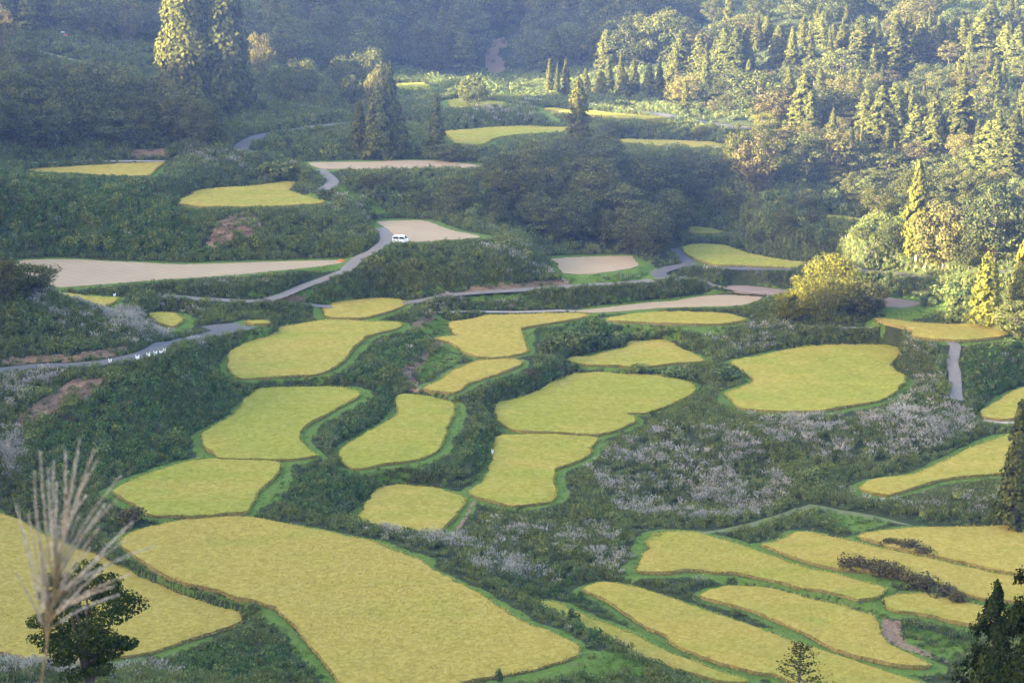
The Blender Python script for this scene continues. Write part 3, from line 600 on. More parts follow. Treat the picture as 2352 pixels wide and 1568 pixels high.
        Vt = np.stack([p0-sd*wd, p0+sd*wd, p1+sd*wd, p1-sd*wd, p2+sd*wd*.4, p2-sd*wd*.4], 1).reshape(-1, 3); k0 = np.arange(n)[:, None]*6
        vv = rng.random(n)
        mb.add(Vt, np.concatenate([k0+[0, 1, 2, 3], k0+[3, 2, 4, 5]]), var=np.concatenate([vv, vv]))
    name = {'rice': 'rice_paddy', 'stubble': 'stubble_field', 'soil': 'bare_plot'}[kind]
    o = mb.obj(name, {'rice': [M_RICE, M_STEM], 'stubble': M_STUB, 'soil': M_SOIL}[kind], smooth=True); o.location = (c[0], c[1], lev)
    if rice:
        at = o.data.attributes.new('ripe', 'FLOAT', 'POINT'); at.data.foreach_set('value', np.concatenate([RIPE.get(key, 0.6)-0.55*lodge, np.full(len(o.data.vertices)-m, RIPE.get(key, 0.6))]).astype(np.float32))
    tag(o, label, {'rice': 'rice paddy', 'stubble': 'stubble field', 'soil': 'bare plot'}[kind], {'rice': 'terraced rice paddies', 'stubble': 'harvested stubble fields', 'soil': 'bare earth plots'}[kind])
for f in FIELDS: make_field(*f)
# ---------------------------------------------------------------- plant models
LEAF = {
 'cedar': foliage('cedar_foliage', ((0.050, 0.060, 0.016), (0.105, 0.115, 0.028), (0.185, 0.182, 0.046)), 0.3),
 'broad': foliage('broadleaf_foliage', ((0.042, 0.058, 0.021), (0.094, 0.110, 0.034), (0.185, 0.184, 0.060)), 0.3, 0.55),
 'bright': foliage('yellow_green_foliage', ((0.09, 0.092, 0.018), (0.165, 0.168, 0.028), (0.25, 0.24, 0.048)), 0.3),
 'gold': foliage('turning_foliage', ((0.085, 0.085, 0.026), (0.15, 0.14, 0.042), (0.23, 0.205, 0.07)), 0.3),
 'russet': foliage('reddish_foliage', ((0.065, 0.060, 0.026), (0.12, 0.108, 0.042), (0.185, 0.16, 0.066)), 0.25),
 'red': foliage('red_foliage', ((0.16, 0.02, 0.015), (0.28, 0.04, 0.025), (0.35, 0.08, 0.04)), 0.3),
 'scrub': foliage('scrub_leaves', ((0.070, 0.100, 0.034), (0.145, 0.185, 0.058), (0.24, 0.275, 0.095)), 0.3, 0.9),
 'vine': foliage('vine_leaves', ((0.046, 0.090, 0.028), (0.098, 0.165, 0.046), (0.17, 0.245, 0.075)), 0.22, 0.5),
 'bramble': foliage('bramble_leaves', ((0.062, 0.050, 0.026), (0.105, 0.088, 0.040), (0.15, 0.145, 0.045)), 0.2, 0.6),
 'grass': foliage('long_grass', ((0.090, 0.125, 0.042), (0.16, 0.20, 0.068), (0.25, 0.26, 0.115)), 0.3, 0.7),
 'turf': foliage('mown_turf', ((0.075, 0.135, 0.022), (0.120, 0.200, 0.032), (0.185, 0.26, 0.055)), 0.25, 0.5),
 'straw': foliage('dry_grass', ((0.14, 0.10, 0.06), (0.22, 0.165, 0.10), (0.30, 0.24, 0.16)), 0.2, 0.4),
 'plume': foliage('silver_plumes', ((0.27, 0.245, 0.205), (0.42, 0.385, 0.33), (0.60, 0.55, 0.48)), 0.3, 0.2),
 'nearplume': foliage('near_plume', ((0.38, 0.33, 0.29), (0.56, 0.50, 0.45), (0.72, 0.66, 0.60)), 0.35, 0.1),
 'dark': foliage('near_conifer_foliage', ((0.012, 0.022, 0.008), (0.028, 0.042, 0.014), (0.055, 0.070, 0.022)), 0.15),
 'oak': foliage('near_oak_foliage', ((0.016, 0.030, 0.010), (0.034, 0.056, 0.016), (0.075, 0.090, 0.022)), 0.25),
}
M_BARK = plain('bark', (0.13, 0.10, 0.08), 0.95, (0.07, 0.055, 0.045), 4.0, 0.5, 12)
M_PALEBARK = plain('pale_bark', (0.30, 0.24, 0.20), 0.95, (0.19, 0.15, 0.12), 3.0, 0.5, 12)
def fib_sphere(n):
    i = np.arange(n)+0.5; ph = np.arccos(1-2*i/n); th = math.pi*(1+5**0.5)*i
    return np.stack([np.cos(th)*np.sin(ph), np.sin(th)*np.sin(ph), np.cos(ph)], 1)
def leafy(mb, c, rad, n, size, squash=0.75, mi=0):
    """a clump of leaf sprays filling the outer shell of a lumpy ball"""
    d = unit(rng.normal(size=(n, 3))); rr = rad*(0.55+0.5*rng.random((n, 1))**0.6)
    off = d*rr*np.array([1, 1, squash]); nrm = unit(d+rng.normal(size=(n, 3))*0.38+np.array([0, 0, 0.3]))
    V, F = cards(c+off, nrm, size*rng.uniform(0.6, 1.35, n), rng.uniform(0.55, 0.9)); mb.add(V, F, mi)
def crown_broad(seed, h=10.0, wid=7.0, base=0.22, nclump=34, per=95, leaf=0.46, lean=0.0, layered=False):
    global rng; keep = rng; rng = np.random.default_rng(seed); mb = MB(); tips = []
    for d in fib_sphere(nclump):
        d = unit(d+rng.normal(size=3)*0.25); t = rng.uniform(0.62, 1.0)
        c = np.array([d[0]*wid*0.5*t, d[1]*wid*0.5*t, (base+(1-base)*0.5)*h+d[2]*(1-base)*0.46*h*t])
        low = (c[2]/h-base)/(1-base); c[:2] *= 0.8+0.35*math.sin(math.pi*min(max(low, 0), 1))-0.1*low
        c[0] += lean*(c[2]-base*h)
        rad = wid*rng.uniform(0.13, 0.22); tips.append(c)
        leafy(mb, c, rad, int(per*rng.uniform(0.6, 1.3)), leaf, 0.42 if layered else 0.72)
    tr = MB(); P = np.array([[0, 0, -0.6], [0.1, 0, base*h*0.6], [lean*h*0.15, 0.05, base*h*1.3], [lean*h*0.45, 0, h*0.72]])
    tr.add(*tube(P, [h*0.024, h*0.019, h*0.014, h*0.004], 7))
    for c in rng.permutation(np.array(tips))[:9]:
        s = P[1]+(P[3]-P[1])*rng.uniform(0.15, 0.7); tr.add(*tube([s, s*0.45+c*0.55+np.array([0, 0, 0.25]), c], [h*0.009, h*0.006, h*0.002], 5))
    rng = keep; return mb, tr
def crown_cedar(seed, h=12.0, wid=4.2, base=0.10, n=3000, leaf=0.42, power=0.8, nb=230, rag=0.12):
    global rng; keep = rng; rng = np.random.default_rng(seed); mb = MB()
    t = np.sort(rng.random(nb)**0.9); az = rng.random(nb)*6.283+np.arange(nb)*2.4
    prof = (1-t)**power*(0.85+0.12*np.sin(t*23+seed)+rng.uniform(-rag, rag, nb))+0.05
    per = max(6, n//nb)
    for i in range(nb):
        R = wid*0.5*prof[i]; z = h*(base+(1-base)*t[i]); k = max(4, int(per*(0.35+1.3*prof[i])))
        f = rng.random(k)**0.55; a = az[i]+rng.normal(size=k)*0.24*(1.5-f)
        c = np.stack([np.cos(a)*R*f, np.sin(a)*R*f, z-f*R*0.22+rng.normal(size=k)*0.16+0.1*np.sin(f*3)], 1)
        nrm = np.stack([np.cos(a), np.sin(a), np.full(k, 0.5)], 1)+rng.normal(size=(k, 3))*0.36
        V, F = cards(c, nrm, leaf*rng.uniform(0.6, 1.3, k), 1.15); mb.add(V, F)
    top = np.column_stack([rng.normal(size=(40, 2))*0.12, h*(1-np.linspace(0, 0.1, 40))]); V, F = cards(top, rng.normal(size=(40, 3)), leaf*0.7); mb.add(V, F)
    tr = MB(); tr.add(*tube([[0, 0, -0.6], [0, 0, h*0.4], [0, 0, h*0.97]], [h*0.02, h*0.013, h*0.002], 7))
    rng = keep; return mb, tr
def shrub_model(seed, r=1.0, n=420, leaf=0.24, lumps=8, squash=0.8):
    global rng; keep = rng; rng = np.random.default_rng(seed); mb = MB()
    for i in range(lumps):
        a = rng.random()*6.283; q = rng.uniform(0.0, 0.7)*r; c = np.array([math.cos(a)*q, math.sin(a)*q, r*rng.uniform(0.35, 0.95)*squash])
        leafy(mb, c, r*rng.uniform(0.32, 0.55), n//lumps, leaf, 0.8)
    tr = MB()
    for i in range(4):
        a = i*1.57+0.4; tr.add(*tube([[0, 0, -0.3], [math.cos(a)*r*0.2, math.sin(a)*r*0.2, r*0.4], [math.cos(a)*r*0.4, math.sin(a)*r*0.4, r*0.9*squash]], [r*0.05, r*0.035, r*0.012], 5))
    rng = keep; return mb, tr
class Kind:
    """a plant kind: its models, each a crown (or foliage) mesh with a trunk mesh"""
    def __init__(s, name, cat, models, mat, h, wid, crown='crown', bark=None, trunk='trunk'):
        s.name = name; s.cat = cat; s.h = h; s.wid = wid; s.crown = crown; s.trunk = trunk
        s.me = [(a.mesh(name+'_'+crown, mat), b.mesh(name+'_'+trunk, bark or M_BARK, True)) for a, b in models]
K = {}
K['cedar'] = Kind('cedar_tree', 'cedar', [crown_cedar(s, 12, w, 0.07, n, 0.42, p) for s, w, n, p in ((1, 4.4, 4200, .7), (2, 4.8, 4400, .6), (3, 4.0, 3800, .75), (4, 4.6, 4200, .52), (5, 5.2, 4600, .65))], LEAF['cedar'], 12, 4.4)
K['broad'] = Kind('broadleaf_tree', 'broadleaf tree', [crown_broad(s, 10, w, b, n, 85, 0.44, 0, ly) for s, w, b, n, ly in ((11, 7, .18, 36, 0), (12, 8, .16, 40, 1), (13, 6.2, .14, 32, 0), (14, 7.4, .2, 38, 0), (15, 8.4, .2, 42, 1), (16, 6.6, .12, 36, 0), (17, 7.2, .14, 36, 1))], LEAF['broad'], 10, 7.2)
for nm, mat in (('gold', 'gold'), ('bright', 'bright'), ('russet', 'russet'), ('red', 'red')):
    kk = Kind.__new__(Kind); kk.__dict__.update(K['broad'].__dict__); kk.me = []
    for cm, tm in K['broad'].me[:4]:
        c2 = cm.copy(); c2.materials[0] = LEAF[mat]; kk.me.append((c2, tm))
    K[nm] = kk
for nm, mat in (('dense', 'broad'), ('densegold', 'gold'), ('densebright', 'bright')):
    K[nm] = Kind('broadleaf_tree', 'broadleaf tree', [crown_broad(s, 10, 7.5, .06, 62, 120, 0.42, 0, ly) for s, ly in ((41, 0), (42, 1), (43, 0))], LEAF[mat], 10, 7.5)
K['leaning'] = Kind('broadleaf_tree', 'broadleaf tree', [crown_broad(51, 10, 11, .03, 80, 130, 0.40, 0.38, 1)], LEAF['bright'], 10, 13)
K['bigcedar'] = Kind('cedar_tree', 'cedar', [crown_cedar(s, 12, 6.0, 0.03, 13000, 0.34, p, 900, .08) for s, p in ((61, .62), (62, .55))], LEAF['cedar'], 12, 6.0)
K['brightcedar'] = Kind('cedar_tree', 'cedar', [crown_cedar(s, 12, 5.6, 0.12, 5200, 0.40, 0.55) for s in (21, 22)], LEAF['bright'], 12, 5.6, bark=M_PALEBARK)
K['shrub'] = Kind('shrub', 'shrub', [shrub_model(s, 1.0, 560, 0.22) for s in (31, 32, 33, 34)], LEAF['scrub'], 1.5, 2.2, 'foliage', trunk='stem')
K['bramble'] = Kind('bramble_bush', 'bramble', [shrub_model(s, 1.0, 560, 0.20, 9, 0.7) for s in (35, 36, 37)], LEAF['bramble'], 1.35, 2.3, 'foliage', trunk='stem')
COUNT = {}
TAKEN = []
def plant(kind, P, h, wid, label, group=None, model=None, rz=None):
    kd = K[kind]; i = COUNT.get(kind, 0); COUNT[kind] = i+1
    cm, tm = kd.me[(i*3+int(rng.integers(0, 9))) % len(kd.me) if model is None else model]
    sz = h/kd.h; sx = wid/kd.wid
    root = empty(kd.name, P, rng.random()*6.283 if rz is None else rz, (sx, sx, sz))
    tag(root, label, kd.cat, group)
    link(bpy.data.objects.new(kd.crown, cm), root); link(bpy.data.objects.new(kd.trunk, tm), root)
    TAKEN.append((P[0], P[1], wid*0.5)); return root
def mpp(P): return math.sqrt(P[0]**2+P[1]**2+P[2]**2)*KPX
def plant_px(kind, u, vt, vb, w, label, group=None, model=None, rz=None):
    P = ground([(u, vb)])[0]; m = mpp(P); return plant(kind, P, max((vb-vt)*m*1.02, 0.5), w*m, label, group, model, rz)
# ---------------------------------------------------------------- uncountable ground cover, one object per sort
def tuft(n, h, r, wid, droop, mb, mi=0, spread=0.5):
    a = rng.random(n)*6.283; q = rng.random(n)**0.5*r*0.5; L = h*rng.uniform(0.6, 1.15, n); lean = spread*rng.uniform(0.2, 1.0, n)
    d = np.stack([np.cos(a), np.sin(a), np.zeros(n)], 1); sd = np.stack([-np.sin(a), np.cos(a), np.zeros(n)], 1)*(wid*rng.uniform(0.6, 1.3, n))[:, None]
    up = np.array([0, 0, 1.0]); p0 = d*q[:, None]; p1 = p0+d*(L*lean*0.45)[:, None]+up*(L*0.62)[:, None]; p2 = p0+d*(L*lean*1.15)[:, None]+up*(L*(1-droop*lean))[:, None]
    V = np.stack([p0-sd, p0+sd, p1+sd, p1-sd, p2+sd*.25, p2-sd*.25], 1).reshape(-1, 3); k0 = np.arange(n)[:, None]*6; v = rng.random(n)
    mb.add(V, np.concatenate([k0+[0, 1, 2, 3], k0+[3, 2, 4, 5]]), mi, np.concatenate([v, v])); return p2, d
def proto(name, mb, mats):
    return bpy.data.objects.new(name, mb.mesh(name, mats))
def make_protos():
    S = {}
    def grp(key, makers, mats):
        c = bpy.data.collections.new(key+'_sources'); S[key] = c
        for i, f in enumerate(makers):
            mb = MB(); f(mb); c.objects.link(proto('%s_%d' % (key, i), mb, mats))
    def scrub(leaf, n): 
        def f(mb):
            for i in range(6):
                a = rng.random()*6.283; q = rng.uniform(0, .75); leafy(mb, np.array([math.cos(a)*q, math.sin(a)*q, rng.uniform(.15, .75)]), rng.uniform(.3, .55), n, leaf, 0.75)
        return f
    grp('scrub', [scrub(.22, 22)]*4, LEAF['scrub']); grp('vine', [scrub(.30, 20)]*3, LEAF['vine']); grp('redbrush', [scrub(.2, 20)]*2, LEAF['russet'])
    grp('longgrass', [lambda mb: tuft(46, 1.0, 1.0, .045, .5, mb, 0, .6)]*3, LEAF['grass'])
    grp('turf', [lambda mb: tuft(34, .34, 1.1, .035, .5, mb, 0, .9)]*3, LEAF['turf'])
    grp('straw', [lambda mb: tuft(26, .25, 1.2, .05, .7, mb, 0, 1.4)]*2, LEAF['straw'])
    def silver(mb):
        tuft(44, 1.35, .9, .04, .75, mb, 0, .9); n = 16
        a = rng.random(n)*6.283; le = rng.uniform(.15, .8, n); H = rng.uniform(1.45, 2.0, n)
        base = np.stack([np.cos(a)*le, np.sin(a)*le, H-0.55], 1); d = unit(np.stack([np.cos(a)*le*.6+.45, np.sin(a)*le*.6, np.full(n, .75)], 1))
        for i in range(n):
            for j in range(4):
                dd = unit(d[i]+rng.normal(size=3)*.22); s = np.cross(dd, rng.normal(size=3)); s = s/np.linalg.norm(s)*.022; L = rng.uniform(.3, .55)
                p = base[i]; mb.add([p-s*.4, p+s*.4, p+dd*L*.6+s, p+dd*L+d[i]*.02, p+dd*L*.6-s], [(0, 1, 2, 4)], 1); mb.add([p+dd*L*.6+s, p+dd*L, p+dd*L*.6-s], [(0, 1, 2)], 1)
    grp('silver', [silver]*4, [LEAF['grass'], LEAF['plume']])
    return S
SRC = make_protos()
def gn_instances(name, src, P, scale, rot, idx, label, cat):
    me = bpy.data.meshes.new(name); me.vertices.add(len(P)); me.vertices.foreach_set('co', np.asarray(P, np.float32).ravel())
    scale = np.asarray(scale, np.float32); vec = scale.ndim == 2
    me.attributes.new('size', 'FLOAT_VECTOR' if vec else 'FLOAT', 'POINT').data.foreach_set('vector' if vec else 'value', scale.ravel())
    me.attributes.new('turn', 'FLOAT_VECTOR', 'POINT').data.foreach_set('vector', np.asarray(rot, np.float32).ravel())
    me.attributes.new('pick', 'INT', 'POINT').data.foreach_set('value', np.asarray(idx, np.int32))
    o = link(bpy.data.objects.new(name, me)); tag(o, label, cat, kind='stuff')
    g = bpy.data.node_groups.new(name+'_growth', 'GeometryNodeTree')
    g.interface.new_socket('Geometry', in_out='INPUT', socket_type='NodeSocketGeometry'); g.interface.new_socket('Geometry', in_out='OUTPUT', socket_type='NodeSocketGeometry')
    N = g.nodes.new; gi = N('NodeGroupInput'); go = N('NodeGroupOutput'); ip = N('GeometryNodeInstanceOnPoints'); ci_ = N('GeometryNodeCollectionInfo')
    ci_.inputs['Collection'].default_value = src; ci_.inputs['Separate Children'].default_value = True; ci_.inputs['Reset Children'].default_value = True
    def na_(t, nm): 
        q = N('GeometryNodeInputNamedAttribute'); q.data_type = t; q.inputs['Name'].default_value = nm; return q.outputs[0]
    L = g.links.new; L(gi.outputs[0], ip.inputs['Points']); L(ci_.outputs[0], ip.inputs['Instance']); ip.inputs['Pick Instance'].default_value = True
    L(na_('INT', 'pick'), ip.inputs['Instance Index']); L(na_('FLOAT_VECTOR', 'turn'), ip.inputs['Rotation']); L(na_('FLOAT_VECTOR' if vec else 'FLOAT', 'size'), ip.inputs['Scale'])
    L(ip.outputs[0], go.inputs[0])
    md = o.modifiers.new('growth', 'NODES'); md.node_group = g; return o
# candidate points, even over the visible valley floor and slopes
cell_a = np.zeros(GZ.shape); cell_a[:-1, :-1] = (GX[:-1, 1:]-GX[:-1, :-1])**2+(GY[:-1, 1:]-GY[:-1, :-1])**2; cell_a = np.sqrt(cell_a)*np.gradient(RR)[:, None]
UVg = UV
vis = (UVg[..., 0] > -340) & (UVg[..., 0] < 2690) & (UVg[..., 1] > -110) & (UVg[..., 1] < 1720) & (RG > 150) & (RG < 900) & (FIDX < 0)
def zone_mask(polys, U, V):
    m = np.zeros(U.shape, bool)
    for s in polys: m |= inside(trace(s), U, V)
    return m
def sample(mask, density):
    w = (cell_a*mask*density).ravel(); n = int(w.sum()); k = rng.choice(w.size, n, p=w/w.sum()); i, j = np.divmod(k, na)
    i = np.minimum(i, nr-2); j = np.minimum(j, na-2); t = rng.random(n); s = rng.random(n)
    r = RR[i]*(1-t)+RR[i+1]*t; a = AZ[j]*(1-s)+AZ[j+1]*s; X = r*np.sin(a); Y = r*np.cos(a)
    return np.column_stack([X, Y, height(X, Y)]), i, j
SILVER = ['W 90,640 160,690 270,705 390,745 390,790 290,800 220,800 130,745 60,700', 'W 330,690 450,700 470,730 380,730', 'W 0,870 80,850 140,850 150,880 80,910 0,950',
 'W -60,950 30,985 60,1040 30,1120 -60,1140', 'W 430,768 466,790 458,806 435,798', 'W 985,680 1270,682 1290,712 1180,716 985,716', 'W 850,1195 1000,1215 1150,1265 1300,1330 1290,1355 1120,1335 960,1275 880,1245',
 'W 1330,1070 1500,990 1650,990 1750,1040 1820,1130 1760,1190 1560,1205 1420,1185', 'W 1700,930 1900,930 2060,875 2100,900 2200,930 2250,990 2100,1060 1900,1070 1750,1010', 'W 2080,780 2150,800 2150,900 2100,930 2060,860',
 'W 1350,1270 1500,1285 1640,1320 1620,1345 1480,1335 1340,1315', 'W 1380,1350 1470,1370 1540,1450 1530,1465 1430,1405', 'W 1690,1370 1790,1410 1780,1425 1700,1398', 'W 2090,1385 2270,1425 2260,1455 2090,1415',
 'W 1990,1345 2060,1365 2050,1385 1980,1370', 'W 0,1490 120,1505 200,1568 0,1568']
SILVER2 = ['W 1630,740 1850,742 1990,770 1850,795 1700,815 1610,800', 'W 1900,1100 2290,1130 2250,1195 1950,1160', 'W 1090,575 1210,555 1290,610 1275,655 1140,640', 'W 380,365 560,350 560,400 400,405', 'W 1100,235 1230,235 1230,285 1050,290',
 'W 230,260 420,280 505,305 520,330 430,300', 'W 1560,560 1900,605 1900,640 1620,640', 'W 1900,560 2010,560 2020,610 1900,610', 'W 700,440 840,460 860,520 720,480', 'W 1100,1200 1400,1210 1450,1290 1150,1270', 'W 250,1500 420,1520 420,1568 250,1568', 'W 1340,630 1760,650 1780,690 1500,680', 'W 380,620 620,640 620,680 460,670']
VINE = ['W 130,1100 60,1040 200,930 330,850 400,810 470,790 560,880 560,930 480,990 470,1040 300,1100', 'W 940,1010 1060,1010 1120,990 1110,1080 900,1080', 'W 1200,740 1330,720 1440,760 1330,830 1250,810', 'W 2200,790 2352,780 2352,880 2260,920 2210,900', 'W 740,900 910,900 900,970 790,1030 720,990', 'W 620,1090 740,1070 840,1120 820,1200 620,1160', 'W 850,760 970,760 960,870 760,880', 'W 1100,860 1270,840 1280,870 1140,910', 'W 1230,1300 1350,1350 1500,1500 1350,1470 1250,1380', 'W 400,1500 650,1480 880,1568 400,1568', 'W 2080,1440 2240,1460 2240,1560 2100,1500', 'W 0,400 380,410 480,590 0,590']
U_, V_ = UVg[..., 0], UVg[..., 1]
zs = zone_mask(SILVER, U_, V_); zs2 = zone_mask(SILVER2, U_, V_); zv = zone_mask(VINE, U_, V_); zs3 = zone_mask(['W 985,678 1270,682 1290,712 1180,718 985,718', 'W 150,690 270,705 380,740 380,780 250,775 170,730', 'W -60,960 30,990 55,1040 25,1110 -60,1130', 'W 430,765 466,790 458,806 432,800'], U_, V_)
slope = np.hypot(np.gradient(GZ, axis=0)/np.gradient(RR)[:, None], np.gradient(GZ, axis=1)/np.maximum(np.gradient(AZ)[None]*RG, 1e-3))
front = np.full(GZ.shape, 99.0)                                  # metres to the nearest crop standing just uphill of the view
for q in range(1, 27): 
    f_ = np.zeros(GZ.shape, bool); f_[:-q] = FIDX[q:] >= 0
    front = np.where(f_, np.minimum(front, np.roll(RG, -q, 0)-RG), front)
front[RG > 620] = 99.0
clear = np.clip((DL-0.1)/0.4, 0, 1); cell_a = cell_a*np.sqrt(1+np.minimum(slope, 3)**2)
offb = np.clip((DF-BW-0.15)/0.6, 0, 1)*(1-green*0.92)            # keep tall growth off the mown bunds
patch = vnoise(GX, GY, 7, 21); patch2 = vnoise(GX, GY, 2.6, 22)
far = np.clip(1-(RG-380)/420, 0.30, 1)
nobare = 1-0.85*bare
tall = vis*clear*offb*nobare
def turns(n, tilt=0.15): return np.column_stack([rng.normal(size=n)*tilt, rng.normal(size=n)*tilt, rng.random(n)*6.283])
def grow(name, src, mask, dens, size, label, cat, big=1.0):
    P, i, j = sample(mask, dens); n = len(P)
    sc = rng.uniform(*size, n)*(1+np.clip((RG[i, j]-380)/420, 0, 1)*0.7*big); ns = len(SRC[src].objects)
    # smaller where close to a field rim
    up_ = UPH[i, j]; sc *= up_*1.1+(1-up_)*np.clip(0.5+(DF[i, j]-2)/6, 0.45, 1); sc *= np.clip(0.5+DL[i, j]/3.5, 0.5, 1)*np.clip(0.30+0.17*(front[i, j]-0.5), 0.3, 1)
    return gn_instances(name, SRC[src], P-np.array([0, 0, 0.06]), sc, turns(n), rng.integers(0, ns, n), label, cat), n
reps = []
wood = zone_mask(['W 1530,150 1600,50 2420,30 2420,480 2000,430 1700,430 1665,330 1550,255', 'W 640,20 1520,5 1525,160 1250,180 830,160', 'W 1110,345 1350,345 1450,400 1560,470 1570,590 1520,600 1350,570 1180,535 1120,440'], U_, V_)
tall = tall*(1-0.8*wood)
notsil = 1-np.clip(zs*0.85+zs2*0.35, 0, 1)
reps.append(grow('scrub', 'scrub', tall*notsil*(1-zv*0.75), 0.8*far*(0.5+1.2*patch), (0.4, 1.5), 'dark green scrub covering the banks and slopes', 'scrub'))
reps.append(grow('thicket', 'scrub', tall*notsil*(DF > 3.5)*(1-0.6*wood)*(front > 13)*(RG > 300)*(DL > 2.5), 0.035*far*(patch2 > 0.35), (1.4, 2.4), 'rounded thickets standing out of the scrub on the slopes', 'thicket'))
reps.append(grow('leafy_vine', 'vine', tall*notsil, 1.0*zv*far+0.10*far*(patch2 > 0.6), (0.6, 1.25), 'broad leaved vines smothering the steep banks', 'vines'))
reps.append(grow('long_grass', 'longgrass', tall, (0.6*far*(patch < 0.55)+0.35*far+0.9*zs2*far), (0.5, 1.2), 'long grass growing between the shrubs on the banks', 'grass'))
reps.append(grow('silver_grass', 'silver', vis*clear*np.clip((DF-1.2)/0.8, 0, 1), (1.15*zs+0.5*zs2+1.8*zs3)*np.clip(4.0*(0.6*vnoise(GX, GY, 4.5, 33)+0.4*vnoise(GX, GY, 1.4, 31)-0.42), 0.05, 1.5)+0.012*tall*(patch2 > 0.62)*(RG < 600), (0.5, 1.0), 'silver grass with pale feathery plumes on the banks', 'silver grass', 0.3))
reps.append(grow('bank_grass', 'longgrass', vis*(slope > 0.75)*nobare*(DL > 0.0), 3.5*far, (0.4, 0.9), 'grass clinging to the steep terrace faces', 'grass'))
reps.append(grow('rim_grass', 'longgrass', vis*clear*(DF > 0.5)*(offb < 0.6)*(UPH < 0.6)*(RG < 560), 0.55*(vnoise(GX, GY, 1.7, 61) > 0.45), (0.25, 0.55), 'tufts of taller grass along the paddy rims', 'grass'))
reps.append(grow('turf_grass', 'turf', vis*clear*np.clip(DF/0.5, 0, 1)*(offb < 0.6)*(RG < 560)*(1-bare), 1.6*np.clip(1-(RG-300)/300, .25, 1), (0.6, 1.2), 'short bright grass on the paddy rims', 'grass'))
reps.append(grow('dry_grass', 'straw', vis*(DF > 0.5)*(RG < 520), 1.3*bare+0.05*(patch2 > 0.7), (0.6, 1.2), 'dry cut grass lying on bare slopes', 'dry grass'))
reps.append(grow('red_brush', 'redbrush', vis*(DF > 2.5)*clear, 1.2*red+0.03*far*(patch2 > 0.66), (0.4, 0.9), 'reddish withered brush on the slopes', 'brush'))
# ---------------------------------------------------------------- trees and shrubs one can tell apart
def cw(x, y): return 2696*0.57422+x*0.3418, y*0.3418
ORD = 'first second third fourth fifth sixth seventh eighth ninth tenth eleventh twelfth thirteenth fourteenth fifteenth sixteenth seventeenth eighteenth nineteenth twentieth'.split()
def rows_label(items, bounds, words, text):
    """items (u, vt, vb, w): label by row and place in the row"""
    out = [None]*len(items)
    for b0, b1, w in zip(bounds[:-1], bounds[1:], words):
        r = sorted([i for i, t in enumerate(items) if b0 <= t[2] < b1], key=lambda i: items[i][0])
        for q, i in enumerate(r): out[i] = text % (ORD[min(q, 19)], w)
    return out
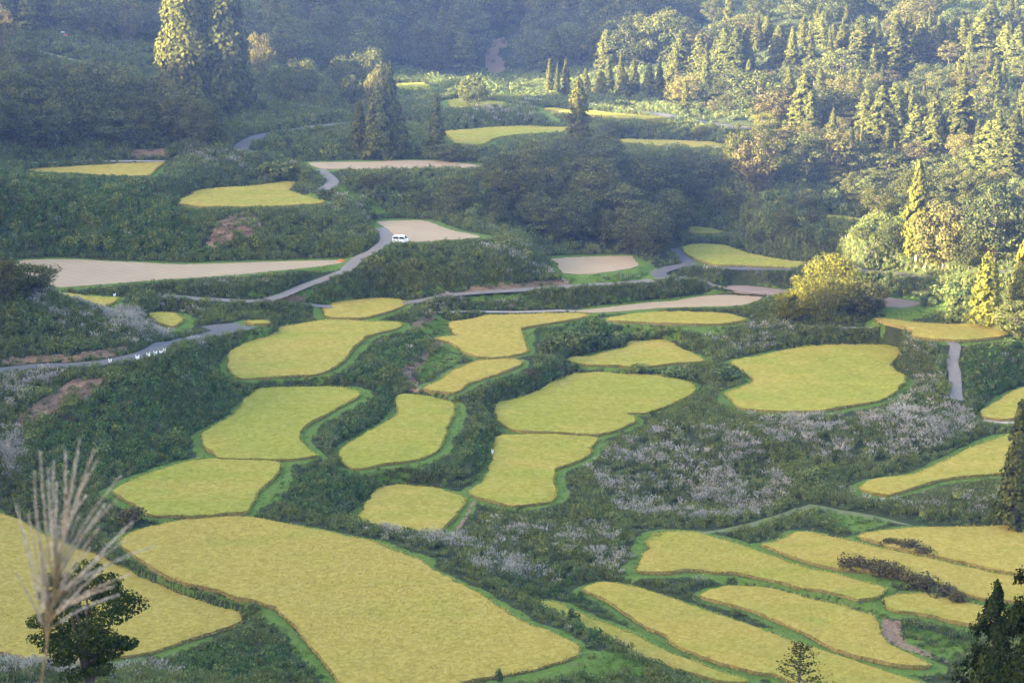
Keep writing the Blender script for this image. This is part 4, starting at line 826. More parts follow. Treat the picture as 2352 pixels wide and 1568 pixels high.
# -- named single trees
T = [
 ('bigcedar', 428, -95, 262, 185, 'tallest sunlit cedar in the upper left wood, left one of the pair', None),
 ('bigcedar', 518, -100, 258, 165, 'tall brownish sunlit cedar in the upper left wood, right one of the pair', None),
 ('densebright', 505, 84, 215, 78, 'bright yellow-green maple in front of the two tall sunlit cedars', None),
 ('gold', 165, 142, 250, 50, 'small sun-gilded tree on the dark left slope, left of two', None),
 ('gold', 214, 148, 255, 58, 'small sun-gilded tree on the dark left slope, right of two', None),
 ('gold', 22, 118, 215, 60, 'yellow-lit small tree near the left edge of the upper slope', None),
 ('russet', 4, 15, 140, 62, 'reddish-brown tree in the upper left corner', None),
 ('gold', 600, 75, 190, 50, 'small tree with a pale sunlit tip right of the maple', None),
 ('gold', 300, -10, 110, 60, 'pale topped tree on the skyline slope left of the tall cedar pair', None),
 ('densegold', 868, 156, 290, 52, 'slender pine with a golden sunlit top beside the farthest paddy', None),
 ('cedar', 897, 152, 362, 60, 'dark cedar standing right against the golden topped pine', None),
 ('cedar', 868, 200, 366, 72, 'dark broad cedar beneath the golden topped pine', None),
 ('cedar', 915, 240, 362, 56, 'lower dark cedar on the right of the clump by the farthest paddy', None),
 ('cedar', 826, 232, 352, 48, 'narrow dark cedar left of the golden topped pine', None),
 ('cedar', 1003, 222, 345, 54, 'lone dark cedar left of the far golden paddy', None),
 ('cedar', 1328, 186, 336, 72, 'lone dark cedar with a sunlit forked tip right of the far golden paddy', None),
 ('dense', 1088, 168, 250, 62, 'dark rounded tree in front of the split far paddy', None),
 ('broad', 1040, 330, 372, 90, 'low dark tree at the left foot of the far golden paddy', None),
 ('densegold', 2105, -4, 74, 100, 'orange-lit spreading tree on the top right skyline', None),
 ('leaning', 1888, 596, 736, 165, 'sunlit yellow tree leaning left, alone above the small oval paddies', None),
 ('densebright', 1822, 664, 736, 92, 'low sunlit yellow branch clump left of the leaning yellow tree', None),
 ('dense', 1992, 640, 726, 90, 'dark tree pressed against the right side of the leaning yellow tree', None),
 ('brightcedar', 2104, 384, 606, 92, 'tall narrow sunlit cedar at the right, behind the hill foot road', None),
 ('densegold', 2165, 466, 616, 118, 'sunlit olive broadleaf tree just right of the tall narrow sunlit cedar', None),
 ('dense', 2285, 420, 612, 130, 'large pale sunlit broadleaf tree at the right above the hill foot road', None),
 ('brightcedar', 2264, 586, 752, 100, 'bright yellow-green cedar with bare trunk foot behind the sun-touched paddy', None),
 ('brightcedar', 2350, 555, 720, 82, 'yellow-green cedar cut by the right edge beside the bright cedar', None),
 ('red', 2273, 572, 604, 30, 'small red-leaved tree behind the tip of the bright yellow-green cedar', None),
 ('dense', 2330, 690, 775, 90, 'dark tree below the yellow-green cedar at the right edge', None),
 ('cedar', 2335, 930, 1215, 108, 'dark conifer at the right edge in front of the wedge-shaped paddy', None),
 ('dense', 70, 606, 668, 118, 'dark round tree crown at the left edge in front of the long stubble field', None),
 ('dense', 15, 600, 690, 90, 'dark bushy tree on the left knoll at the picture edge', None),
 ('shrub', 1318, 1383, 1438, 46, 'small dark round shrub between the widest paddy and the narrow strip', None),
 ('shrub', 1147, 1518, 1566, 24, 'small upright sapling on the front edge of the widest paddy', None),
 ('shrub', 1865, 1048, 1112, 84, 'round dark shrub among silver grass left of the wedge-shaped paddy', None),
 ('shrub', 1672, 828, 872, 100, 'dark bush in the bay of the largest right-hand paddy', None),
 ('shrub', 1560, 836, 866, 100, 'low bush mound left of the bay bush of the largest right-hand paddy', None),
 ('shrub', 1460, 836, 858, 80, 'low bush on the lower edge of the triangle-shaped paddy', None),
 ('bramble', 300, 1150, 1206, 104, 'brownish bramble bush at the left tip of the curved-edge paddy', None),
 ('shrub', 640, 355, 408, 110, 'dark rounded bush left of the bend in the winding lane', None),
 ('shrub', 715, 378, 412, 60, 'small bush beside the bend in the winding lane', None),
 ('bramble', 1218, 846, 870, 70, 'brownish bush between the long-armed paddy and the large stepped paddy', None),
 ('shrub', 1690, 1275+120, 1418, 40, 'small shrub among white plumes in the slanting paddies', None),
]
T += [('dense', 2050, 530, 602, 74, 'round bushy tree left of the tall narrow sunlit cedar', None), ('dense', 2138, 560, 622, 66, 'low round tree at the foot of the tall narrow sunlit cedar', None), ('dense', 2225, 530, 625, 74, 'round tree between the olive and the pale sunlit broadleaf trees', None)]
BR = [(1958, 1300), (1992, 1306), (2028, 1316), (2062, 1326), (2096, 1340), (2130, 1350), (2166, 1364), (2200, 1378)]
for q, (u, vb) in enumerate(BR):
    T.append(('bramble', u, vb-40+abs(q-3)*1.5, vb+8, 84, 'brown bramble bush, %s from the left in the long hedge between slanting paddies' % ORD[q], 'bramble hedge between the slanting paddies'))
for q, (u, vb) in enumerate([(2038, 1250), (2066, 1254), (2094, 1260), (2126, 1272)]):
    T.append(('bramble', u, vb-18-(q == 2)*9, vb+3, 66, 'low bramble bush, %s from the left on the rim of the lower right corner paddy' % ORD[q], 'bramble row in the lower right'))
for q, (u, vt, vb, w) in enumerate([(1265, 752, 815, 80), (1320, 738, 806, 86), (1375, 742, 798, 82), (1415, 752, 790, 64), (1470, 746, 776, 70), (1520, 750, 775, 60)]):
    T.append(('shrub', u, vt, vb, w, 'dark bush, %s from the left on the bank behind the triangle-shaped paddy' % ORD[q], 'bushes on the bank behind the triangle-shaped paddy'))
for kd, u, vt, vb, w, lab, grp in T: plant_px(kd, u, vt, vb, w, lab, grp)
# -- sunlit wood on the right hillside: cedars
CED = [(40,285,490,110),(165,300,530,100),(215,370,550,62),(285,330,540,90),(340,272,560,140),(415,280,570,120),(470,275,560,120),(555,200,340,80),(625,185,310,70),(700,255,500,112),(790,260,510,92),(865,190,310,70),(1000,160,310,110),
 (905,290,490,100),(1070,235,340,70),(1130,240,360,80),(1250,200,530,150),(1355,215,510,120),(1480,180,500,150),(1570,190,490,130),(1660,210,430,110),(1770,250,440,110),(1850,210,430,100),(1940,200,410,110),(2050,190,440,160),(2120,90,270,170),
 (2230,240,480,130),(2310,260,490,120),(770,520,640,62),(980,530,650,60),(870,580,910,150),(915,690,930,84),(1035,760,880,62),(1290,660,910,130),(1390,665,1020,150),(1480,640,910,130),(1620,800,1070,150),(1740,720,1070,140),(1920,610,1020,150),
 (1845,760,980,110),(2110,900,1210,190),(2165,840,1200,150),(2275,840,1200,160),(2345,640,820,110),(375,960,1010+80,80)]
it = [(*cw(x, y0), cw(0, y1)[1], w*0.3418) for x, y0, y1, w in CED]; it = [(a, b, c, d) for a, b, c, d in it]
lb = rows_label(it, [0, 125, 160, 185, 240, 330, 999], ['skyline', 'upper', 'second', 'third', 'fourth', 'lowest'], '%s cedar from the left in the %s row of the sunlit right hillside')
for (u, vt, vb, w), l in zip(it, lb): plant_px('cedar', u, vt-22, vb, w*1.75, l, 'cedars on the sunlit right hillside')
# dark cedars below the far road
DK = [(1262,140,226,26),(1280,150,228,22),(1300,138,226,28),(1345,160,226,40),(1397,134,218,34),(1426,120,222,36),(1455,140,228,46),(1490,150,232,44),(1515,146,234,40),(1540,158,240,50),(1380,165,228,50),(1435,168,232,50)]
lb = rows_label(DK, [0, 999], ['x'], '%s cedar from the left in the dark row above the far road%.0s')
for (u, vt, vb, w), l in zip(DK, lb): plant_px('cedar', u, vt, vb, w, l, 'dark cedars above the far road')
# broadleaf trees told apart on the right hillside
BRD = [(60,10,180,180),(100,-30,160,170),(260,-10,180,140),(60,110,320,180),(180,190,360,180),(330,140,340,190),(480,100,300,200),(290,480,660,120),(70,500,720,170),(350,530,720,150),(560,470,820,330),(690,590,860,260),(1120,320,580,260),
 (940,400,580,180),(1000,580,820,260),(1130,500,780,230),(1250,600,820,250),(1330,530,660,150),(1430,470,620,180),(1560,550,720,200),(1700,430,620,200),(1700,610,860,200),(2000,450,640,250),(2080,560,820,240),(2200,720,870,150),(540,900,1320,300),(440,840,1240,170),
 (660,920,1260,230),(860,900,1240,250),(1060,840,1220,300),(1180,920,1220,220),(1420,1010,1220,280),(1600,950,1150,200),(1700,1050,1270,220),(1090,1100,1250,140),(620,760,900,140),(750,850,960,160),(1900,1050,1280,220),(2000,1000,1200,200),(600,1120,1330,160),(1320,1130,1260,150)]
it = [(*cw(x, y0), cw(0, y1)[1], w*0.3418) for x, y0, y1, w in BRD]
lb = rows_label(it, [-99, 130, 215, 260, 310, 395, 999], ['skyline', 'upper', 'second', 'third', 'fourth', 'lowest'], '%s broadleaf tree from the left in the %s row of the sunlit right hillside')
KB = ['broad', 'gold', 'broad', 'broad', 'russet', 'broad', 'broad']
for q, ((u, vt, vb, w), l) in enumerate(zip(it, lb)):
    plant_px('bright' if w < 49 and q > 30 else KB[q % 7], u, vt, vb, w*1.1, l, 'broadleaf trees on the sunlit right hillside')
# -- masses of like trees: spread over a stretch of hillside
MASS = []
KEEP = [trace(f[3]) for f in FIELDS if f[0] in ('f21', 'f22', 'f41', 'f42', 'f43', 'f44', 'f45', 'f38', 'f20')]
def hides(P, h, w):
    """would a plant of this size stand in front of one of the thin far paddies"""
    px = mpp(P); u, v = project(P[None])[0]; U = u+np.array([-.35, 0, .35])[:, None]*w/px+np.zeros((1, 9)); V = v-np.linspace(0.05, 1, 9)[None]*h/px+np.zeros((3, 1))
    return any(inside(q, U, V).any() for q in KEEP)
def fill(zone, n, kinds, h, asp, label, group, sep=0.75, tries=14, mass=False):
    poly = trace(zone); lo, hi = poly.min(0), poly.max(0); q = rng.uniform(lo, hi, (n*tries*3, 2)); q = q[inside(poly, q[:, 0], q[:, 1])][:n*tries]
    G = ground(q); got = 0; T_ = np.array(TAKEN)
    for P in G:
        if got >= n: break
        hh = rng.uniform(*h); ww = hh*rng.uniform(*asp)
        if len(T_) and (np.hypot(T_[:, 0]-P[0], T_[:, 1]-P[1]) < (T_[:, 2]+ww/2)*sep).any(): continue
        a = int(np.clip(np.searchsorted(AZ, math.atan2(P[0], P[1])), 0, na-1)); b = int(np.clip(np.searchsorted(RR, math.hypot(P[0], P[1])), 0, nr-1))
        if FIDX[b, a] >= 0 or DL[b, a] < 0.8+ww*0.25 or DF[b, a] < ww*0.25 or bare[b, a] > 0.5: continue
        pu, pv = project(P[None])[0]
        if 1085 < pu < 1215 and 70 < pv < 235: continue
        kd = kinds[int(rng.integers(len(kinds)))]
        if kd == 'cedar' and not mass: hh *= 1.45; ww = hh*0.42
        if hides(P, hh, ww): continue
        if mass: MASS.append((kd, P, hh, ww)); TAKEN.append((P[0], P[1], ww*0.5))
        else: plant(kd, P, hh, ww, label, group)
        T_ = np.array(TAKEN); got += 1
    return got
log = []
B3 = ['broad', 'broad', 'broad', 'gold', 'russet']
log.append(fill('W 1530,150 1600,60 1900,70 2200,60 2400,50 2400,300 2352,480 2000,430 1700,430 1665,330 1550,255', 120, ['broad', 'cedar', 'gold', 'cedar', 'broad'], (4.2, 6.8), (.75, 1.1), 'olive broadleaf tree filling the sunlit wood on the right hillside', 'sunlit fill trees on the right hillside', .4))
log.append(fill('W 640,20 1520,5 1525,160 1250,180 1000,182 830,160', 170, ['broad', 'broad', 'broad', 'cedar'], (10, 17), (.6, .85), 'hazy blue-green tree on the shaded back hillside', 'hazy trees on the back hillside', .42, mass=True))
log.append(fill('W 1700,-30 2400,-40 2400,35 2000,50 1720,70', 50, ['broad'], (8, 12), (.7, .9), 'hazy tree on the far slope behind the sunlit right skyline', 'hazy trees behind the right skyline', .45, mass=True))
log.append(fill('W 560,60 830,60 850,220 800,275 620,285 560,250', 26, ['broad'], (8, 13), (.6, .85), 'dark tree in the shaded wood right of the tall cedar pair', 'dark wood right of the tall cedars', .5))
log.append(fill('W -30,0 380,0 390,110 200,100 120,70 -30,90', 40, ['broad', 'broad', 'cedar'], (8, 13), (.6, .85), 'dark tree at the top left above the hill track', 'dark trees above the hill track', .45, mass=True))
log.append(fill('W -30,170 130,185 230,262 350,290 385,350 -30,350', 30, ['broad', 'broad', 'dense'], (8, 12), (.7, .95), 'dark tree on the shaded left slope below the hill track', 'dark trees on the left slope', .5))
log.append(fill('W 1110,400 1200,380 1350,370 1450,410 1560,470 1570,590 1520,600 1350,570 1180,535 1120,440', 40, ['broad'], (5.5, 8.5), (.8, 1.05), 'dark tree in the shaded central wood', 'trees of the dark central wood', .45))
log.append(fill('W 1180,470 1400,440 1560,500 1570,590 1520,600 1350,570 1200,530', 18, ['dense', 'broad'], (8, 11), (.75, .95), 'tall dark tree standing forward in the shaded central wood', 'front trees of the dark central wood', .35))
log.append(fill('W 820,415 1100,402 1130,430 1170,530 1000,490 860,460', 30, ['shrub', 'broad'], (3.5, 5.8), (.9, 1.2), 'dark bushy tree on the slope in front of the thin pinkish stubble field', 'bushes left of the central wood', .45))
log.append(fill('W 1420,350 1660,350 1690,440 1600,480 1560,460', 14, ['broad'], (5, 8), (.8, 1.1), 'dark tree between the central wood and the sunlit hillside', 'dark trees left of the sunlit hillside', .5))
log.append(fill('W -30,415 380,415 430,490 560,590 300,588 -30,585', 50, ['shrub'], (2.2, 4.2), (.9, 1.3), 'dark bushy shrub on the bank above the long stubble field', 'shrubs above the long stubble field', .5))
log.append(fill('W 560,485 840,485 870,560 700,590 600,580', 22, ['shrub'], (1.6, 3.0), (1, 1.4), 'dark shrub on the bank below the sharp-tipped paddy', 'shrubs below the sharp-tipped paddy', .5))
log.append(fill('W 1590,470 2050,470 2070,600 1900,590 1640,555', 26, ['broad', 'shrub'], (3, 6), (.8, 1.2), 'shaded tree or shrub below the sunlit right hillside', 'shaded growth below the right hillside', .5))
log.append(fill('W 1950,450 2360,450 2360,590 2180,590 2150,600 1950,560', 24, ['dense', 'broad'], (4.5, 7.5), (.8, 1.1), 'tree in the shaded thicket behind the hill foot road at the right', 'thicket behind the hill foot road', .45))
log.append(fill('W 1960,640 2220,640 2230,730 2100,700', 16, ['shrub'], (1.6, 3), (1, 1.4), 'dark shrub on the bank behind the bright yellow-green cedar', 'shrubs below the hill foot road', .5))
log.append(fill('W 380,360 620,360 640,400 560,420 380,410', 14, ['shrub'], (1.5, 2.6), (1, 1.4), 'shrub between the far left paddy and the winding lane', 'shrubs by the winding lane', .5))
log.append(fill('W 560,280 780,300 1000,345 980,372 760,355 600,350', 20, ['shrub'], (1.6, 3.4), (1, 1.4), 'shrub on the slope below the upper road', 'shrubs below the upper road', .5))
log.append(fill('W 1360,275 1660,300 1660,322 1400,318', 12, ['shrub', 'broad'], (2, 4), (1, 1.4), 'shrub on the bank below the thin far paddy', 'shrubs below the thin far paddy', .5))
log.append(fill('W 150,1090 60,1030 200,930 330,850 400,810 470,795 550,880 550,930 480,990 460,1040 300,1095', 30, ['shrub'], (1.2, 2.2), (1.1, 1.6), 'leafy bush on the steep scrub slope below the asphalt road', 'bushes on the scrub slope', .6))
log.append(fill('W 1620,740 1850,748 1980,770 1850,785 1700,805 1620,790', 12, ['shrub'], (1.0, 1.8), (1.1, 1.6), 'bush on the plume bank behind the largest right-hand paddy', 'bushes behind the largest right-hand paddy', .6))
log.append(fill('W 1090,1160 1400,1180 1440,1230 1400,1290 1150,1250', 14, ['shrub'], (1.0, 2.0), (1.1, 1.6), 'bush in the hollow below the narrowing paddy', 'bushes in the hollow', .6))
log.append(fill('W 1420,960 1640,920 1680,960 1500,1010 1400,1060', 12, ['shrub'], (0.9, 1.6), (1.1, 1.6), 'bush on the slope below the large stepped paddy', 'bushes below the large stepped paddy', .6))
log.append(fill('W -20,640 60,650 190,720 200,780 0,800', 10, ['shrub'], (1.5, 2.8), (1, 1.4), 'dark bush on the plume-topped left knoll', 'bushes on the left knoll', .6))
log.append(fill('W 300,1490 640,1450 860,1560 400,1600', 16, ['shrub'], (0.8, 1.5), (1.2, 1.6), 'bush on the bank at the bottom edge below the two big paddies', 'bushes at the bottom edge', .6))
fill('W -30,250 130,250 330,275 470,320 530,350 300,345 -30,345', 50, ['broad', 'broad', 'cedar'], (8, 13), (.6, .85), '', '', .4, mass=True)
fill('W 2400,40 2690,30 2690,640 2400,600', 50, ['broad', 'cedar'], (6, 10), (.6, .9), '', '', .45, mass=True); fill('W -340,0 -40,0 -40,560 -340,600', 50, ['broad', 'cedar'], (7, 12), (.6, .9), '', '', .45, mass=True)
c = bpy.data.collections.new('far_wood_sources'); pool = [('broad', m[0]) for m in K['broad'].me]+[('cedar', m[0]) for m in K['cedar'].me]
for i, (kd, m_) in enumerate(pool): c.objects.link(bpy.data.objects.new('far_%02d' % i, m_))
SRC['far'] = c; nb_ = len(K['broad'].me); n = len(MASS)
gn_instances('far_wood', c, [q[1] for q in MASS], [(q[3]/K[q[0]].wid, q[3]/K[q[0]].wid, q[2]/K[q[0]].h) for q in MASS], turns(n, 0.03),
             [int(rng.integers(0, nb_)) if q[0] == 'broad' else nb_+int(rng.integers(0, len(pool)-nb_)) for q in MASS], 'far hazy wood covering the back hillside, the top left slope and the valley sides', 'wood')
print('FILL', log, COUNT)
# ---------------------------------------------------------------- things
M_WHITE = plain('white_paint', (0.80, 0.80, 0.80), 0.35); M_GLASS = plain('dark_glass', (0.02, 0.025, 0.03), 0.08)
M_TYRE = plain('rubber', (0.02, 0.02, 0.02), 0.9); M_STEEL = plain('grey_steel', (0.35, 0.36, 0.37), 0.45, metal=0.6)
M_LAMP = plain('lamp_glass', (0.5, 0.5, 0.48), 0.15); M_REDLAMP = plain('red_lamp', (0.45, 0.02, 0.02), 0.2); M_ORANGE = plain('orange_cloth', (0.85, 0.20, 0.04), 0.6, (0.75, 0.14, 0.03), 6)
M_BLUE = plain('blue_sheet', (0.05, 0.16, 0.45), 0.5, (0.08, 0.22, 0.55), 4); M_MARK = plain('white_board', (0.85, 0.85, 0.87), 0.5)
def prism(prof, y0, y1, inset=0.0):
    """side profile (x, z) closed, extruded across y"""
    n = len(prof); V = [(x, y0, z) for x, z in prof]+[(x, y1, z) for x, z in prof]
    return V, n
def ngon_obj(name, prof, y0, y1, mat, parent, bevel=0.04):
    bm = bmesh.new(); a = [bm.verts.new((x, y0, z)) for x, z in prof]; b = [bm.verts.new((x, y1, z)) for x, z in prof]; n = len(prof)
    bm.faces.new(a); bm.faces.new(b[::-1])
    for i in range(n): bm.faces.new((a[i], b[i], b[(i+1) % n], a[(i+1) % n]))
    bmesh.ops.recalc_face_normals(bm, faces=bm.faces)
    if bevel: bmesh.ops.bevel(bm, geom=bm.edges[:], offset=bevel, segments=2, affect='EDGES', clamp_overlap=True)
    me = bpy.data.meshes.new(name); bm.to_mesh(me); bm.free(); me.materials.append(mat)
    return link(bpy.data.objects.new(name, me), parent)
def quad_obj(name, pts, mat, parent, th=0.012):
    bm = bmesh.new(); p = [Vector(q) for q in pts]; nn = (p[1]-p[0]).cross(p[2]-p[0]).normalized()*th
    a = [bm.verts.new(q-nn) for q in p]; b = [bm.verts.new(q+nn) for q in p]; n = len(p); bm.faces.new(a[::-1]); bm.faces.new(b)
    for i in range(n): bm.faces.new((a[i], a[(i+1) % n], b[(i+1) % n], b[i]))
    bmesh.ops.recalc_face_normals(bm, faces=bm.faces); me = bpy.data.meshes.new(name); bm.to_mesh(me); bm.free(); me.materials.append(mat)
    return link(bpy.data.objects.new(name, me), parent)
def wheel(parent, x, y, r, w):
    mb = MB(); th = np.arange(20)/20*2*math.pi; prof = [(r*.6, -w/2), (r*.93, -w/2), (r, -w/3), (r, w/3), (r*.93, w/2), (r*.6, w/2)]
    V = np.array([(q*math.cos(t), o, q*math.sin(t)) for t in th for q, o in prof]); m = len(prof)
    F = [(i*m+k, i*m+k+1, ((i+1) % 20)*m+k+1, ((i+1) % 20)*m+k) for i in range(20) for k in range(m-1)]; mb.add(V, F)
    o = mb.obj('wheel', M_TYRE, parent, True); o.location = (x, y, r)
    hb = MB(); V, F = tube([(0, -w*.42, 0), (0, w*.42, 0)], [r*.6, r*.6], 14); hb.add(V, F)
    for s in (-1, 1): hb.add(np.concatenate([[(0, s*w*.46, 0)], [(r*.6*math.cos(t), s*w*.42, r*.6*math.sin(t)) for t in np.arange(14)/14*6.2832]]), [(0, i+1, (i+1) % 14+1) for i in range(14)])
    hb.obj('rim', M_STEEL, o)
# white van parked at the lane bend; local x runs from tail to nose
P = ground([(920, 558)])[0]; m = mpp(P); L = 34.5*m*1.02; H = L*0.5; Wd = L*0.45
van = tag(empty('parked_van', P, math.radians(-10)), 'white boxy van parked at the lane bend beside the tan stubble field', 'van')
body = [(-.5*L, .14*H), (-.5*L, .60*H), (-.475*L, .97*H), (.16*L, 1.0*H), (.26*L, .95*H), (.41*L, .60*H), (.49*L, .50*H), (.5*L, .14*H)]
ngon_obj('body', body, -Wd/2, Wd/2, M_WHITE, van, 0.05*L/3)
for s in (-1, 1):
    y = s*(Wd/2+0.004)
    quad_obj('side_window', [(-.44*L, y, .60*H), (-.08*L, y, .60*H), (-.08*L, y, .88*H), (-.43*L, y, .88*H)], M_GLASS, van)
    quad_obj('door_window', [(-.03*L, y, .60*H), (.36*L, y, .60*H), (.235*L, y, .88*H), (-.03*L, y, .88*H)], M_GLASS, van)
    quad_obj('door_seam', [(-.06*L, y, .2*H), (-.05*L, y, .2*H), (-.05*L, y, .9*H), (-.06*L, y, .9*H)], M_STEEL, van)
    wheel(van, -.30*L, s*(Wd/2-.07*L), .16*H, .07*L); wheel(van, .31*L, s*(Wd/2-.07*L), .16*H, .07*L)
    quad_obj('headlight', [(.493*L, s*Wd*.28, .36*H), (.493*L, s*Wd*.44, .36*H), (.483*L, s*Wd*.44, .47*H), (.483*L, s*Wd*.28, .47*H)], M_LAMP, van, .02)
    quad_obj('tail_light', [(-.503*L, s*Wd*.38, .34*H), (-.503*L, s*Wd*.46, .34*H), (-.503*L, s*Wd*.46, .54*H), (-.503*L, s*Wd*.38, .54*H)], M_REDLAMP, van)
    quad_obj('mirror', [(.33*L, s*(Wd/2+.03*L), .58*H), (.36*L, s*(Wd/2+.06*L), .58*H), (.36*L, s*(Wd/2+.06*L), .68*H), (.33*L, s*(Wd/2+.03*L), .68*H)], M_TYRE, van, .02)
quad_obj('windscreen', [(.272*L, -Wd*.4, .92*H), (.272*L, Wd*.4, .92*H), (.408*L, Wd*.42, .625*H), (.408*L, -Wd*.42, .625*H)], M_GLASS, van, .02)
quad_obj('rear_window', [(-.502*L, -Wd*.38, .62*H), (-.502*L, Wd*.38, .62*H), (-.484*L, Wd*.36, .90*H), (-.484*L, -Wd*.36, .90*H)], M_GLASS, van, .02)
quad_obj('bumper', [(.507*L, -Wd*.46, .14*H), (.507*L, Wd*.46, .14*H), (.507*L, Wd*.46, .25*H), (.507*L, -Wd*.46, .25*H)], M_STEEL, van, .02)
# white marker boards by the asphalt road: notched top, tapering foot, on a short stake
MK = [(253, 829, 8.5, 12.5, 'white notched marker board standing alone, leftmost by the left asphalt road', 0), (316, 823, 9.5, 15, 'largest white notched marker board by the left asphalt road', 0),
 (341, 819, 9, 15, 'white notched marker board third from the left beside the asphalt road', 0), (357, 812, 9.5, 13, 'white notched marker board fourth from the left beside the asphalt road', 0),
 (370, 809, 9, 10, 'low white marker board touching the rightmost one beside the asphalt road', 0), (378, 804, 7, 14, 'rightmost white notched marker board beside the asphalt road', 0),
 (263, 677, 7, 7, 'tiny white marker board at the right end of the paddy behind the left knoll', 0), (1237, 230, 9, 9, 'tiny white marker board on the far terrace left of the far road', 0),
 (1131, 1036, 6, 14, 'slim white marker board at the left edge of the narrowing paddy', 0)]
for u, v, w, h, lab, _ in MK:
    P = ground([(u, v+h*0.62)])[0]; m = mpp(P); w *= m; h *= m
    t = tag(empty('marker_board', P, math.atan2(-P[0], P[1])+rng.normal()*0.25), lab, 'marker board', 'white roadside marker boards')
    ngon_obj('board', [(-.5*w, h), (-.22*w, .78*h), (0.02*w, .74*h), (.2*w, .82*h), (.46*w, 1.05*h), (.46*w, .35*h), (.2*w, .12*h), (-.15*w, .10*h), (-.42*w, .4*h)], -.015, .015, M_MARK, t, 0)
    mb = MB(); mb.add(*tube([(0, .04, -.35), (0, .04, h*.8)], .025, 6)); mb.obj('stake', M_STEEL, t)
# orange bundle at the tip of the long stubble field
P = ground([(782, 601)])[0]; m = mpp(P); mb = MB()
for c, r, sq in (((-.35, 0, .1), .5, .55), ((.3, .05, .12), .55, .6), ((0, -.1, .2), .5, .6), ((.75, .1, .05), .3, .5)):
    nth, nph = 16, 10; th, ph = np.meshgrid(np.arange(nth)/nth*6.2832, np.linspace(0.02, math.pi-.02, nph)); rr = r*(1+.18*np.sin(th*3+c[0]*9)*np.sin(ph*2)+.08*np.sin(th*7))
    V = np.stack([c[0]+rr*np.cos(th)*np.sin(ph), c[1]+rr*np.sin(th)*np.sin(ph), c[2]+rr*sq*np.cos(ph)], -1).reshape(-1, 3); ii = np.arange(nth*nph).reshape(nph, nth)
    mb.add(V*(8.2*m/.9), np.stack([ii[:-1], ii[1:], np.roll(ii[1:], -1, 1), np.roll(ii[:-1], -1, 1)], -1).reshape(-1, 4))
o = mb.obj('tarpaulin_bundle', M_ORANGE, None, True); o.location = P; tag(o, 'orange tarpaulin bundle at the right tip of the long stubble field', 'tarpaulin')
# small orange machine with a white canopy on the upper left slope
P = ground([(147, 88)])[0]; m = mpp(P); q = 15*m/2.0
t = tag(empty('farm_tractor', P, 0.3, q), 'small orange farm tractor with a white canopy on the upper left slope', 'tractor')
ngon_obj('body', [(-.9, .35), (-.9, .8), (-.1, .85), (0, 1.0), (.8, .9), (.95, .7), (.95, .4)], -.35, .35, M_ORANGE, t, .04)
ngon_obj('canopy', [(-.85, 1.6), (-.8, 1.75), (.2, 1.75), (.25, 1.6)], -.5, .5, M_WHITE, t, .03); ngon_obj('seat', [(-.6, .8), (-.6, 1.15), (-.5, 1.15), (-.45, .92), (-.15, .9), (-.15, .8)], -.2, .2, M_TYRE, t, .02)
for x, y in ((-.78, .42), (-.78, -.42), (.15, .42), (.15, -.42)):
    mb = MB(); mb.add(*tube([(x, y, .7), (x, y, 1.62)], .03, 6)); mb.obj('canopy_post', M_STEEL, t)
for s in (-1, 1): wheel(t, -.5, s*.5, .42, .25); wheel(t, .65, s*.45, .27, .18)
P = ground([(219, 182)])[0]; m = mpp(P); nx, ny = 14, 8; X, Y = np.meshgrid(np.linspace(-1, 1, nx), np.linspace(-.5, .5, ny))
Z = .42*np.exp(-(X*1.4)**2-(Y*2)**2)*1.8+.06*np.sin(X*8+Y*5)+.1; V = np.stack([X, Y, Z], -1).reshape(-1, 3)*6*m; ii = np.arange(nx*ny).reshape(ny, nx)
mb = MB(); mb.add(V, np.stack([ii[:-1, :-1], ii[:-1, 1:], ii[1:, 1:], ii[1:, :-1]], -1).reshape(-1, 4)); o = mb.obj('blue_sheet', M_BLUE, None, True); o.location = P; tag(o, 'blue plastic sheet draped on the dark left slope by two sun-gilded trees', 'sheet')
# white guard rail along the far road
C = ground([(1350+0, 0)]) if False else None
G_ = resample(ground(trace('B 1690,714 1800,728 1900,741 1990,752')), 2.0, closed=False); t = tag(empty('guard_rail', G_[0]), 'white guard rail along the far road below the sunlit wood', 'guard rail')
mb = MB(); mb.add(*tube(G_-G_[0]+np.array([0, 0, .55]), .12, 6)); mb.obj('rail', M_WHITE, t)
for p in G_[::2]:
    mb = MB(); mb.add(*tube([p-G_[0]+np.array([0, .06, -.2]), p-G_[0]+np.array([0, .06, .65])], .06, 6)); mb.obj('post', M_STEEL, t)
# ---------------------------------------------------------------- near plants on the viewpoint slope
def near_tree(name, cat, label, u, vt, r, wid, crown, trunk_mat=M_BARK, leafmat='oak', cname='crown'):
    top = at_range([(u, vt)], r)[0]; gz = float(height(np.array([top[0]]), np.array([top[1]]))[0]); h = top[2]-gz
    cm, tm = crown(h, wid); root = tag(empty(name, (top[0], top[1], gz)), label, cat)
    cm.obj(cname, LEAF[leafmat], root); tm.obj('trunk', trunk_mat, root, True); return root
near_tree('oak_tree', 'oak tree', 'near dark green leafy tree behind the tall plume at the lower left', 186, 1284, 112, 4.4, lambda h, w: crown_broad(77, h, w, 0.40, 50, 330, 0.18, 0.03, True))
near_tree('near_conifer', 'conifer', 'near dark conifer with a pointed top in the lower right corner', 2288, 1338, 105, 3.4, lambda h, w: crown_cedar(78, h, w*1.5, 0.05, 15000, 0.17, 0.8, 110, 0.3), leafmat='dark')
near_tree('near_conifer', 'conifer', 'tallest near dark conifer cut by the lower right picture edge', 2385, 1190, 98, 3.0, lambda h, w: crown_cedar(79, h, w*1.4, 0.05, 15000, 0.17, 0.6, 110, 0.3), leafmat='dark')
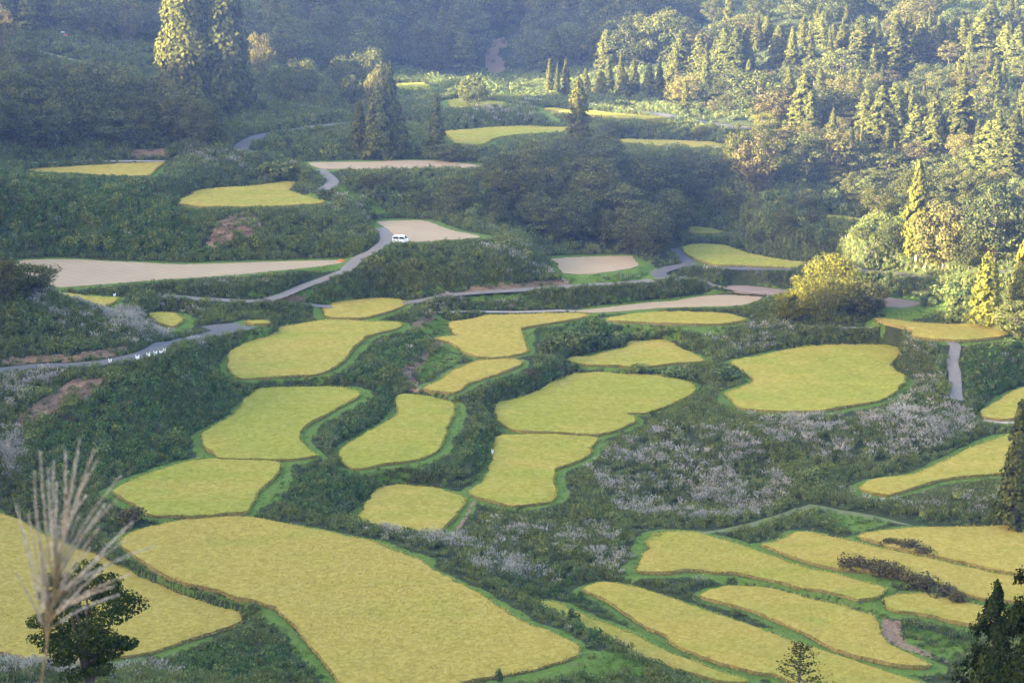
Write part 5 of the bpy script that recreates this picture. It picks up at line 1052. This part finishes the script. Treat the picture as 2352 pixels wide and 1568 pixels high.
def sparse(h, w):
    global rng; keep = rng; rng = np.random.default_rng(5); mb = MB(); tr = MB(); tr.add(*tube([(0, 0, -.4), (0, 0, h*.5), (0.05, 0, h*.98)], [.09, .06, .012], 7))
    for i in range(34):
        t = .45+.53*(i/34); a = i*2.4+rng.random(); R = w*.5*(1-(t-.45)/.62)*rng.uniform(.7, 1.1); e = np.array([math.cos(a)*R, math.sin(a)*R, h*t-.15+R*.22]); s = np.array([0, 0, h*t-.3])
        tr.add(*tube([s, s*.5+e*.5+[0, 0, -.05], e], [.03, .018, .005], 5)); k = 46; f = rng.random(k)**.6; c = s+(e-s)*f[:, None]+rng.normal(size=(k, 3))*[.16, .16, .05]
        V, F = cards(c, np.tile([0, 0, 1.0], (k, 1))+rng.normal(size=(k, 3))*.4, rng.uniform(.07, .16, k)); mb.add(V, F)
    rng = keep; return mb, tr
near_tree('larch_tree', 'larch', 'thin layered tree top rising from the bottom edge right of centre', 1838, 1462, 118, 4.6, sparse, cname='foliage')
# the tall silver grass plume close to the camera
def nearpt(u, v, r=6.0): return at_range([(u, v)], r)[0]
base = nearpt(64, 2262); t = tag(empty('grass_plume', base), 'tall blurred silver grass plume close to the camera at the lower left', 'grass plume')
AX = [(64, 2262), (80, 1800), (95, 1568), (104, 1508), (109, 1468), (113, 1430), (122, 1370), (134, 1300), (146, 1230), (154, 1160), (160, 1100)]
axis = np.array([nearpt(*p) for p in AX]); ax = resample(axis, 0.02, closed=False)-base; rad = np.interp(np.arange(len(ax)), [0, len(ax)*.6, len(ax)], [.0045, .0034, .0015])
mb = MB(); mb.add(*tube(ax, rad, 6)); mb.obj('stem', LEAF['straw'], t, True)
TIPS = [(38,1161,.02),(82,1150,.12),(92,1041,.3),(110,1078,.36),(123,1062,.42),(183,1008,.5),(215,1036,.44),(222,1060,.4),(275,1096,.3),(287,1130,.34),(304,1198,.2),(350,1255,.26),(284,1242,.24),(243,1300,.1),(300,1318,.14),(270,1366,.06),(36,1316,-.02),(55,1219,.06),(79,1086,.2),(103,1255,.1),(262,1345,.12),(88,1225,.16),(150,1040,.55),(200,1090,.48),(172,1060,.6),(130,1110,.4),(66,1185,.1),(240,1160,.3),(225,1215,.24),(196,1140,.42),(140,1180,.34),(116,1180,.26),(178,1190,.4),(205,1260,.2),(230,1280,.08)]
seg = np.array([nearpt(*p) for p in AX[4:]]); sl_ = np.concatenate([[0], np.cumsum(np.linalg.norm(np.diff(seg, axis=0), axis=1))]); sl_ /= sl_[-1]
for i, (u, v, f) in enumerate(TIPS):
    s = np.array([np.interp(max(f, 0), sl_, seg[:, k]) for k in range(3)]); e = nearpt(u, v, 6.0+rng.uniform(-.14, .14)); L = np.linalg.norm(e-s)
    c = s*.62+e*.38+np.array([0, 0, .10*L])+np.array([rng.normal()*.01, rng.normal()*.02, 0]); tt = np.linspace(0, 1, 12)[:, None]; q = (1-tt)**2*s+2*tt*(1-tt)*c+tt*tt*e-base
    mb = MB(); mb.add(*tube(q, np.interp(np.arange(12), [0, 11], [.0022, .0008]), 5), 0)
    n = int(L*1100); ff = 0.16+0.84*rng.random(n); p = np.stack([np.interp(ff, np.linspace(0, 1, 12), q[:, k]) for k in range(3)], 1); d = unit(np.gradient(q, axis=0)); d = d[np.minimum((ff*11).astype(int), 11)]
    dd = unit(d*1.0+rng.normal(size=(n, 3))*.22); sd = unit(np.cross(dd, rng.normal(size=(n, 3))))*.0011; hl = rng.uniform(.009, .018, n)[:, None]*(1.1-ff[:, None]*.5)
    V = np.stack([p-sd, p+sd, p+dd*hl+sd*.3, p+dd*hl-sd*.3], 1).reshape(-1, 3); mb.add(V, np.arange(4*n).reshape(n, 4), 1)
    mb.obj('plume_branch', [LEAF['straw'], LEAF['nearplume']], t)
# ---------------------------------------------------------------- evening haze in the valley air
k = NT('haze_air'); pv = k.n('VolumePrincipled'); pv.inputs['Color'].default_value = (0.24, 0.40, 1.0, 1); pv.inputs['Density'].default_value = 0.000115; pv.inputs['Anisotropy'].default_value = 0.0
k.l(pv.outputs[0], k.out.inputs['Volume'])
zlo = float(GZ.min())-1.0; zhi = max(float(GZ.max()), 60.0)+20
mb = MB(); V, F = box(-4700, 4700, -4700, 4700, zlo, zhi); mb.add(V, F)
hz = mb.obj('haze', k.m); tag(hz, 'pale blue evening haze filling the valley', 'haze', kind='stuff')
